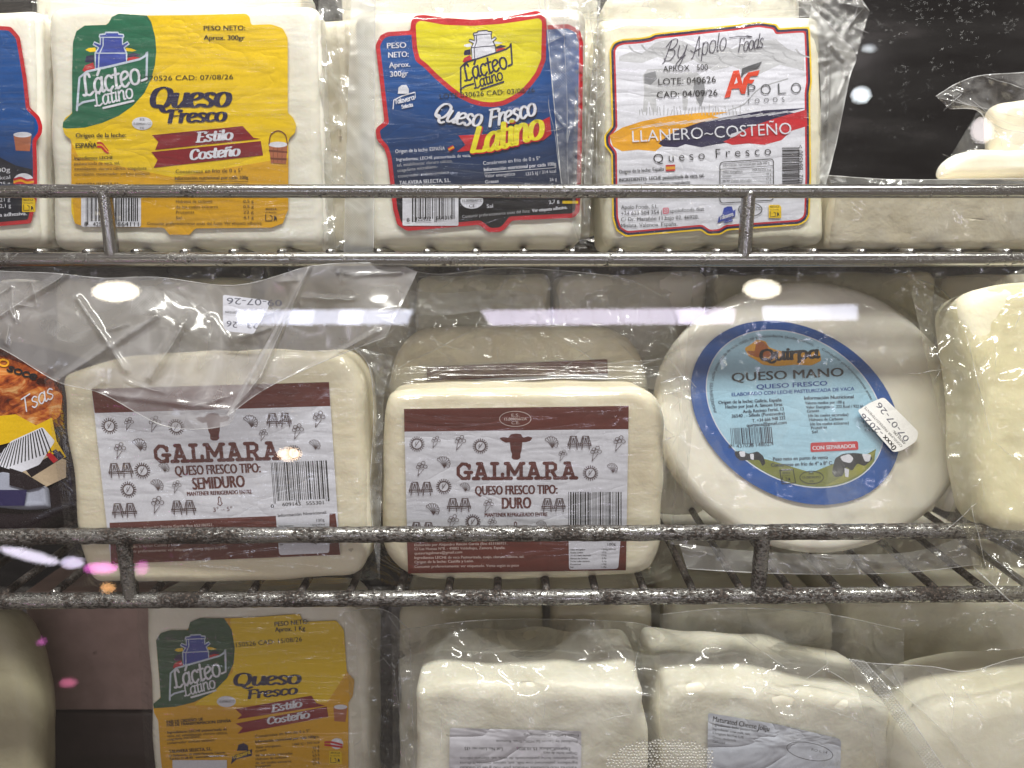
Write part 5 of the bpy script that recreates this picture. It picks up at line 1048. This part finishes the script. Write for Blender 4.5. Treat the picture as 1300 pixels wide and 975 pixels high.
# 1 kg yellow
kp = pack('cheese_pack', C1, (320, 1100), 'larger white cheese pack with yellow label reading 1 Kg, bottom row', 'cheese')
slab(C1, roundpoly([(181, 760, 14), (440, 757, 14), (468, 800), (470, 1180), (205, 1180)], 14), 'cheese', CH_WHITE, kp, .05, .007, .001, 35, 81)
q = lambda l: [(a/2.6, 730 + b_/2.6) for a, b_ in l]
ko = q([(515, 215), (530, 192), (560, 182), (620, 182), (628, 155), (660, 142), (740, 143), (860, 138), (990, 128), (1000, 155), (1110, 150), (1135, 180), (1145, 320), (1170, 345), (1165, 400), (1150, 420), (1150, 600), (1152, 800), (560, 830), (530, 600), (522, 480), (508, 455), (506, 425), (530, 405)])
kl = label_plate(C1, roundpoly(ko, 3, 3), YEL2, kp, LA)
p = Print(C1, LA + 1e-5)
p.P(roundpoly(inset(q([(760, 143), (860, 138), (990, 128), (1000, 155), (1110, 150), (1135, 180), (1145, 320), (1080, 420), (800, 430), (640, 430), (770, 320)]), 0), 3, 3), YEL)
p.P(q([(515, 215), (530, 192), (560, 182), (620, 182), (628, 155), (660, 142), (740, 143), (765, 180), (775, 240), (772, 290), (750, 340), (700, 390), (640, 420), (580, 435), (508, 440), (506, 425), (530, 405), (524, 320)]), GRN2)
churn_logo(p, 248, 806, .114, -.045, WB, BLU, W, GRN2)
lett = Print(C1, LA + 2.8e-4); T = lett.T; Z = lambda a, b_: (180 + a/4.643, 770 + b_/4.643)
def TZ(s_, a, b_, c, d_, h, m_=K, bd=0.0, sh=0.0): T(s_, *Z(a, b_), *Z(c, d_), h/4.643, m_, bd, sh)
TZ('PESO NETO:', 783, 118, 985, 100, 28, K, .012); TZ('Aprox. 1 Kg', 785, 150, 962, 140, 28, K, .02); TZ('L150526 CAD: 15/08/26', 530, 242, 945, 205, 28)
lett.S('Queso', *Z(540, 470), *Z(925, 455), 16, (2.9, .8), NAVY, .2); lett.S('Fresco', *Z(620, 545), *Z(910, 515), 11, (2.1, .7), NAVY, .2)
p2 = Print(C1, LA + 2.0e-4)
p2.P([Z(*a) for a in ((552, 605), (1000, 525), (1030, 570), (1080, 585), (560, 665), (590, 640))], MAR); p2.P([Z(*a) for a in ((553, 690), (1090, 590), (1100, 650), (565, 750), (595, 715))], MAR)
lett.S('Estilo', *Z(765, 622), *Z(940, 590), 8.6, (1.5, .55), W, .2); lett.S('Costeño', *Z(740, 695), *Z(985, 655), 8.6, (1.5, .55), W, .2)
p2.E(*Z(498, 560), 12, 7, W); TZ('15.009864/CC', 455, 568, 545, 566, 14, DG)
TZ('PAÍS DE ORDEÑO: UE', 147, 690, 360, 672, 18, K, .02); TZ('PAÍS DE TRANSFORMACION: ESPAÑA', 147, 708, 525, 682, 18, K, .02)
for i, (s_, x1) in enumerate((('Ingredientes: LECHE pasteurizada de', 500), ('vaca, sal, estabilizante: cloruro cálcico,', 505), ('coagulante microbiano,', 345), ('conservador: sorbato potásico.', 432))): TZ(s_, 150, 750 + i*21, x1, 730 + i*21, 16, K, .01 if i == 0 else 0)
TZ('TALAVERA SELECTA, S.L.', 160, 865, 412, 848, 20, K, .02); TZ('C/ Badaverón, 10 10600 Plasencia, Cáceres', 162, 886, 490, 866, 13, K, .01); TZ('Tel 927 21 88 80   www.talaveraselecta.es', 163, 906, 502, 882, 13, K, .012)
TZ('Consérvese en frío de 4 a 5°', 668, 775, 992, 740, 18); TZ('Información nutricional por cada 100grs.', 670, 805, 1045, 772, 16, K, .02)
for i, (a, x1, b_) in enumerate((('Valor energético', 818, '1460 kJ / 350 kcal'), ('Grasas', 735, '25 g'), ('de las cuales saturadas', 888, '17 g'), ('Hidratos de carbono', 855, '0,5 g'), ('de los cuales azúcares', 882, '0,5 g'), ('Proteínas', 760, '22 g'))): TZ(a, 672, 838 + i*23, x1, 826 + i*23, 15); TZ(b_, (890 if i == 0 else 1010), 820 + i*23, 1047, 806 + i*23, 15)
p2.E(*Z(1150, 808), 8, 7, W)
for i in range(2): p2.stroke([Z(1080, 800 + i*16), Z(1120, 800 + i*20), Z(1180, 815 + i*14)], 1, 1.3, RED, lvl=i)
recycle(p2, *Z(1105, 850), .95, YEL, K); p2.P([Z(*a) for a in ((1130, 590), (1212, 592), (1200, 680), (1135, 675))], PAIL); p2.E(*Z(1172, 592), 8.5, 3, W)
p2.P([Z(*a) for a in ((560, 850), (570, 815), (600, 805), (625, 820), (628, 850))], NAVY); p2.P([Z(*a) for a in ((525, 930), (535, 880), (600, 860), (650, 840), (648, 880), (560, 900))], NAVY); lett.S('Talavera', *Z(540, 900), *Z(640, 866), 4.5, (.5, .4), YEL, .1)
p2.R(219, 965, 288, 1000, W); bc = Print(C1, LA + 2.4e-4); bc.bars(226, 967, 286, 998, K, 17, n=40)
p.build('artwork', kl); p2.build('ribbon', kl); lett.build('lettering', kl); bc.build('barcode', kl)
sheet(C1, [(172, 752), (300, 750), (448, 752)], [(196, 1180), (320, 1180), (476, 1180)], 'vacuum_film', FILM_V, kp, 60, 60, hug=hugof(roundpoly([(181, 760, 14), (440, 757, 14), (468, 800), (470, 1180), (205, 1180)], 14), .007), amp=.0003, freq=26, seed=81)
sheet(C1, [(436, 778), (470, 772), (496, 778), (520, 800)], [(460, 1100), (480, 1100), (510, 1100), (530, 1100)], 'loose_film_edge', FILM_CLR, kp, 24, 80, [(440, 900, .0), (520, 900, .006), (500, 800, .008)], [(455, 800, 500, 850, 5, .004), (500, 850, 520, 1000, 5, .003), (490, 775, 530, 840, 5, .003)], amp=.003, freq=60, seed=82, auto=8, rim='tr')
# block 1
C2 = Face(0, .352, -.402, 3)
k1 = pack('cheese_block', C2, (670, 1150), 'lumpy brined white cheese block with an upside-down lilac-white printed sticker, bottom row centre', 'cheese')
slab(C2, roundpoly([(524, 878, 14), (600, 872), (700, 872), (818, 876, 14), (824, 960), (824, 1170), (522, 1170)], 12), 'cheese', CH_BRI, k1, .075, .009, .0034, 38, 91)
s1 = label_plate(C2, roundpoly([(571, 924), (738, 928), (738, 1010), (570, 1010)], 3, 3), paper((226, 226, 240), .4, .8), k1, .0016, 'printed_sticker')
lett = Print(C2, .0016 + 1e-5); T = lett.T
lines = [('Email: Lacees.Greefoods.ro', 735, 932, 665), ('Produced by: Lacees Sal MTFL, Traia, Romania', 733, 940, 630), ('Expires/Caduca: 15.10.2026', 724, 949, 656), ('Lot No. Lote no: t35', 638, 949, 590), ('Origen: leche de vaca', 733, 955, 690), ('Ingredientes: leche pasteurizada de vaca, sal, cloruro cálcico', 733, 961, 584), ('Ingredients: pasteurised cow milk, salt, calcium chloride, cultures', 733, 967, 584), ('Valores nutricionales medios por 100 g de producto', 733, 973, 584)]
for i, (s_, x0, y, x1) in enumerate(lines): T(s_, x0, y, x1, y - (.8 if i < 5 else 0), 4.4 if i in (2, 3) else 3.6, DG, .02 if i in (2, 3) else .004)
lett.build('lettering', s1)
sheet(C2, [(505, 800), (600, 788), (700, 786), (800, 790), (838, 800)], [(512, 1170), (600, 1170), (700, 1170), (800, 1170), (834, 1170)], 'bag_film', FILM_CLR, k1, 80, 90, [(510, 800, -.06), (670, 790, -.07), (830, 800, -.06), (520, 868, -.004), (820, 868, -.004), (670, 862, -.006)] + [(x, y, .004) for x in (530, 600, 670, 740, 815) for y in (885, 930, 980, 1080)],
      [(692, 892, 690, 918, 3, .003), (560, 900, 560, 960, 5, .002), (620, 780, 660, 870, 5, .003)], amp=.0016, freq=34, seed=91, auto=14, rim='t')
# block 2
C3 = Face(0, .360, -.402, 2, 2)
k2 = pack('cheese_block', C3, (990, 1150), 'brined white cheese block with a white sticker headed Maturated Cheese, bottom row right of centre', 'cheese')
slab(C3, roundpoly([(842, 868, 14), (950, 872), (1020, 878), (1136, 900, 12), (1138, 1170), (838, 1170)], 12), 'cheese', CH_BRI, k2, .07, .009, .0034, 38, 93)
s2 = label_plate(C3, roundpoly([(899, 905), (990, 920), (1068, 938, 6), (1066, 1010), (897, 1010)], 3, 3), paper((216, 222, 238), .4, .7), k2, .0016, 'printed_sticker')
lett = Print(C3, .0016 + 1e-5); T = lett.T
T('Maturated Cheese Joliju', 904.5, 915.5, 976, 928.5, 7, K, .01)
for i, (s_, x1) in enumerate((('Ingredientes: leche pasteurizada', 962), ('Ingredients: cow milk, salt', 952), ('Origen leche UE', 944), ('Queso madurado', 934), ('Caducidad', 920))): T(s_, 904.5, 921 + i*5.4, x1, 921 + i*5.4 + (x1 - 904)*.15, 3.4, DG, .01)
lett.up(2); lett.stroke([(1028 + 30*cos(a*.3)*.98, 954 + 11*sin(a*.3) + 5*cos(a*.3)) for a in range(22)], .4, .4, DG, False); T('RO L 14', 1030, 953, 1050, 957, 3.5, DG); lett.build('lettering', s2)
sheet(C3, [(838, 780), (930, 772), (1040, 778), (1148, 800)], [(836, 1170), (930, 1170), (1040, 1170), (1144, 1170)], 'bag_film', FILM_CLR, k2, 80, 90, [(840, 790, -.06), (1000, 780, -.07), (1140, 810, -.06), (845, 860, -.004), (1000, 866, -.005), (1130, 892, -.004)] + [(x, y, .004) for x in (860, 940, 1020, 1120) for y in (910, 950, 1000, 1080)],
      [(930, 800, 1000, 850, 5, .003), (1050, 850, 1130, 900, 5, .003), (970, 870, 1130, 930, 4, .0015)], amp=.0016, freq=34, seed=93, auto=14, rim='t')
# right bag
C4 = Face(0, .350, -.402, 12, -4)
k3 = pack('bagged_cheese', C4, (1230, 1150), 'smooth cream cheese wedge in a clear bag with a ribbed corner seal, bottom right corner', 'cheese')
slab(C4, roundpoly([(1146, 930, 20), (1200, 893, 30), (1290, 878), (1440, 872), (1440, 1170), (1146, 1170)], 20), 'cheese', CH_WARM, k3, .07, .014, .003, 25, 95)
sheet(C4, [(1078, 837), (1110, 842), (1180, 846), (1230, 852), (1300, 834), (1440, 820)], [(1150, 1100), (1190, 1100), (1230, 1100), (1300, 1100), (1360, 1100), (1440, 1100)], 'bag_film', FILM_MID, k3, 80, 80, [(1080, 838, .004), (1200, 850, -.004), (1400, 830, -.01), (1150, 930, .006), (1200, 980, .006), (1300, 940, .006), (1400, 940, .006)],
      [(1110, 845, 1200, 930, 6, .005), (1200, 930, 1240, 980, 6, .004), (1130, 845, 1150, 880, 4, .003), (1180, 850, 1210, 900, 5, .002)], amp=.001, freq=18, seed=95, auto=14, rim='t')
sheet(C4, [(1076, 836), (1108, 874), (1140, 920), (1180, 980)], [(1096, 838), (1126, 872), (1160, 918), (1202, 980)], 'ribbed_seal', film_mat('ribbed_seal_film', .16, rough=.14, wr=.4, scale=.6, fine=.1, seal=210), k3, 60, 10, [(1100, 850, .008), (1180, 970, .010)], amp=.0006, freq=50, seed=96, rim='b')
# rear row, bottom shelf
C5 = Face(0, .44, -.402, 6)
for k, (x0, x1, yt, lab) in enumerate(((505, 690, 772, 'cream cheese slab in shadow behind the block with the upside-down sticker'), (700, 830, 768, 'narrow cream cheese slab in shadow behind the gap right of the upside-down sticker'), (850, 1060, 770, 'wide cream cheese slab in shadow behind the Maturated Cheese block'), (1075, 1420, 764, 'greenish cream cheese slab in shadow behind the bag with the ribbed seal'))):
    r_ = pack('cheese_block', C5, ((x0 + x1)/2, 1050), lab, 'cheese', 'plain cheeses in the rear row of the bottom shelf')
    slab(C5, roundpoly([(x0, yt), (x1, yt), (x1, 1090), (x0, 1090)], 16), 'cheese', CH_WARM if k != 1 else CH_YEL, r_, .30, .008, .002, 30, 100 + k)
    sheet(C5, [(x0 - 8, yt - 14), ((x0 + x1)/2, yt - 10), (x1 + 8, yt - 14)], [(x0 - 6, 1000), ((x0 + x1)/2, 1000), (x1 + 6, 1000)], 'bag_film', FILM_CLR, r_, 50, 40, [(x0, 850, .002), (x1, 850, .002), ((x0 + x1)/2, 850, .006)], amp=.003, freq=30, seed=110 + k)
# left item
C6 = Face(0, .385, -.402, 14)
g = pack('bagged_cheese', C6, (0, 1100), 'dull grey-green rounded cheese cut off at the lower left corner', 'cheese')
slab(C6, roundpoly([(-120, 782, 40), (5, 782, 40), (28, 830, 30), (46, 900, 40), (40, 1170), (-120, 1170)], 30), 'cheese', cheese_mat('sage_grey_cheese', (164, 158, 132), (178, 172, 146), .4, False), g, .03, .012, .003, 25, 105)
C7 = Face(0, .46, -.402, 2)
bx = pack('veil_box', C7, (120, 1000), 'mauve-brown carton added for the pinkish reflection veil left of the 1 Kg pack', 'veil_box')  # added box, its mauve colour stands in for a pinkish reflection veil
slab(C7, roundpoly([(30, 752), (196, 752), (204, 902), (44, 902)], 3), 'veil_box_top', plain('mauve_veil', lin(164, 140, 134), .5, bumpy=.2), bx, .06, .002, .0004, 30, 120)
slab(C7, roundpoly([(28, 906), (206, 906), (212, 1100), (34, 1100)], 3), 'veil_box_base', plain('dark_box', lin(74, 62, 60), .5, bumpy=.2), bx, .06, .002, .0004, 30, 121)

# ------------------------------------------------------------------ front glass
def Yg(z): return .335 + (z + .2165)*.105
zb, zt = -.47, .26
m, t, o = nt('cabinet_glass'); lw = N(t, 'ShaderNodeLayerWeight'); lw.inputs['Blend'].default_value = .5
fr = mth(t, 'ADD', .024, mth(t, 'MULTIPLY', mth(t, 'POWER', lw.outputs['Facing'], 5), .9), True)
tr = N(t, 'ShaderNodeBsdfTransparent'); tr.inputs[0].default_value = (.985, .99, .985, 1)
gls = N(t, 'ShaderNodeBsdfAnisotropic'); gls.inputs['Roughness'].default_value = .0; gls.inputs['Color'].default_value = (1, 1, 1, 1)
mx = N(t, 'ShaderNodeMixShader'); L(t, fr, mx.inputs[0]); L(t, tr.outputs[0], mx.inputs[1]); L(t, gls.outputs[0], mx.inputs[2]); L(t, mx.outputs[0], o.inputs[0])
GN = Vector((0, -1, .105)).normalized()      # outward normal
vs = []
for dd in (0, -.005):
    for x, z in ((-.9, zb), (.9, zb), (.9, zt), (-.9, zt)): vs.append(Vector((x, Yg(z), 1.25 + z)) + GN*dd)
gp_ = empty('glass_front', (0, Yg(zb), 1.25 + zb), 'clear tilted front glass of the cheese cabinet mirroring a row of shop lights', 'glass')
mesh('pane', vs, [(0, 1, 2, 3), (7, 6, 5, 4), (0, 4, 5, 1), (1, 5, 6, 2), (2, 6, 7, 3), (3, 7, 4, 0)], m, gp_, smooth=False)
def onglass(px, py):
    r = ray(px, py); P0 = Vector((0, Yg(0), 1.25)); return CAM + r*((P0 - CAM).dot(GN)/r.dot(GN)), r.normalized()
# condensation beads near the lower edge
rnd = random.Random(5); vs = []; fs = []
for k in range(34*24):
    px = 772 + (k % 34)*4.1 + (k//34 % 2)*2 + rnd.uniform(-.9, .9); py = 946 + (k//34)*3.7 + rnd.uniform(-.9, .9)
    if py < 946 + abs((px - 846)/62)**3*16 or px > 908: continue
    c, _ = onglass(px, py); r = rnd.uniform(.0006, .00088); b0 = len(vs); ux = Vector((1, 0, 0)); uz = GN.cross(ux)
    for j, (rr_, h) in enumerate(((1, 0), (.8, .45), (.45, .7))):
        for i in range(7): a = i*2*pi/7; vs.append(c - GN*.0050 + (ux*cos(a) + uz*sin(a))*r*rr_ - GN*(h*r*.8))
    for j in range(2):
        for i in range(7): fs.append((b0 + j*7 + i, b0 + j*7 + (i + 1) % 7, b0 + j*7 + 7 + (i + 1) % 7, b0 + j*7 + 7 + i))
    fs.append(tuple(b0 + 14 + i for i in range(7)))
m, t, o = nt('condensation'); b = N(t, 'ShaderNodeBsdfPrincipled'); b.inputs['Base Color'].default_value = (.66, .65, .62, 1); b.inputs['Roughness'].default_value = .16
tr = N(t, 'ShaderNodeBsdfTransparent'); mx = N(t, 'ShaderNodeMixShader'); mx.inputs[0].default_value = .7; L(t, tr.outputs[0], mx.inputs[1]); L(t, b.outputs[0], mx.inputs[2]); L(t, mx.outputs[0], o.inputs[0])
cb = mesh('condensation_beads', vs, fs, m, gp_); cb['kind'] = 'stuff'

# ------------------------------------------------------------------ lamps of the shop, standing where the glass mirrors them
def mirror_pt(px, py, dist):
    c, d = onglass(px, py); r = d - 2*d.dot(GN)*GN; return c + r*dist
def lamp_rect(name, quad, dist, col, s, label, group=None, segs=1, bright=()):
    root = empty(name, mirror_pt(sum(q[0] for q in quad)/4, sum(q[1] for q in quad)/4, dist), label, 'lamp', group)
    cs = [mirror_pt(x, y, dist) for x, y in quad]; away = (sum(cs, Vector())/4 - CAM).normalized()
    for k in range(segs):
        a, b_ = k/segs, (k + .985)/segs if segs > 1 else 1
        pts = [cs[0].lerp(cs[1], a), cs[0].lerp(cs[1], b_), cs[3].lerp(cs[2], b_), cs[3].lerp(cs[2], a)]
        if segs > 1:
            ring = []
            for i in range(4):
                e0, e1 = pts[i], pts[(i + 1) % 4]; ring += [e0.lerp(e1, u/4) for u in range(4)]
            mid = sum(pts, Vector())/4
        else:
            mid = sum(pts, Vector())/4; ax = (pts[1] - pts[0])/2; ay = (pts[3] - pts[0])/2; n_ = 32; e = .5 if ax.length < 6*ay.length else .0
            ex_ = 1 if e else .35
            ring = []
            for i in range(n_):
                c_, s_ = cos(2*pi*i/n_), sin(2*pi*i/n_)
                ring.append(mid + ax*math.copysign(abs(c_)**ex_, c_) + ay*math.copysign(abs(s_)**ex_, s_))
        n_ = len(ring); bk = [v_ + away*.02 for v_ in ring]
        mesh('diffuser', ring + [mid - away*.004], [(i, (i + 1) % n_, n_) for i in range(n_)], emit('lamp_light', col, s*1.2*(1.7 if k in bright else 1)), root)
        mesh('housing', ring + bk, [(i, (i + 1) % n_, (i + 1) % n_ + n_, i + n_) for i in range(n_)], M_FLOOR, root)
    return root
LV = (.80, .82, 1.0); WA = (1.0, .90, .72)
TUB = 'LED strips over the shop aisle'
lamp_rect('led_strip', [(300, 394), (525, 393), (518, 412), (302, 412)], 2.4, LV, 13, 'cold white LED strip of the shop, mirrored over the SEMIDURO cheese', TUB, 7, (2, 4))
lamp_rect('led_strip', [(610, 394), (935, 391), (933, 411), (622, 413)], 2.4, (.88, .80, 1.0), 12, 'cold white LED strip of the shop, mirrored over the DURO cheese', TUB, 9, (7,))
lamp_rect('led_strip', [(968, 389), (1090, 387), (1090, 406), (970, 408)], 2.4, LV, 13, 'shorter cold white LED strip of the shop, mirrored over the round cheese', TUB, 4)
ROUND = 'round downlights of the shop'
def oval(cx, cy, rx, ry): return [(cx - rx, cy - ry), (cx + rx, cy - ry), (cx + rx, cy + ry), (cx - rx, cy + ry)]
lamp_rect('downlight', oval(146, 370, 30, 13), 2.2, WA, 24, 'warm round downlight mirrored above the loose flap at the left', ROUND)
lamp_rect('downlight', oval(968, 367, 24, 12), 2.2, WA, 24, 'warm round downlight mirrored just above the round cheese label', ROUND)
lamp_rect('downlight', oval(367, 577, 15, 8), 2.2, (1, .72, .48), 18, 'peach coloured downlight mirrored beside the word on the SEMIDURO label', ROUND)
lamp_rect('downlight', oval(136, 747, 9, 6), 2.2, (1, .5, .2), 13, 'tiny orange downlight mirrored under the rusty rail at the left', ROUND)
lamp_rect('counter_tube', [(-2, 690), (74, 708), (72, 722), (-2, 704)], 1.8, (.9, .82, 1.0), 17, 'longest slanting lilac-white tube mirrored low at the left', 'tubes of the opposite counter')
lamp_rect('counter_tube', oval(90, 715, 15, 7), 1.8, (.85, .75, 1.0), 15, 'short lilac tube of the opposite counter, between the long tube and the pink one', 'tubes of the opposite counter')
lamp_rect('counter_tube', oval(127, 722, 21, 7), 1.8, (1.0, .18, .8), 14, 'pink tube of the opposite counter, mirrored left of the rusty post', 'tubes of the opposite counter')
lamp_rect('counter_spot', oval(179, 722, 8, 9), 1.8, (1.0, .2, .8), 7, 'small pink spotlight of the opposite counter, mirrored right of the rusty post')
lamp_rect('counter_spot', oval(1094, 120, 12, 10), 2.2, (.9, .95, 1), 22, 'small white spotlight mirrored on the black back beside the ribbed film edge')
lamp_rect('counter_spot', oval(1104, 61, 9, 4), 2.2, (.9, .95, 1), 12, 'faint white spotlight mirrored at the very top right')
lamp_rect('counter_spot', oval(1248, 165, 14, 16), 2.2, (1, .9, .9), 14, 'broad white spotlight mirrored beside the bagged cheese at the top right')
lamp_rect('counter_spot', oval(51, 816, 5, 4), 1.8, (1.0, .2, .8), 6, 'tiny pink glow added for the reflection veil under the rusty rack at the far left')  # this pink glow and the next are added to hint at the veil
lamp_rect('counter_spot', oval(85, 868, 11, 5), 1.8, (1.0, .25, .45), 7, 'dim rose glow added for the reflection veil on the mauve carton, lower left')
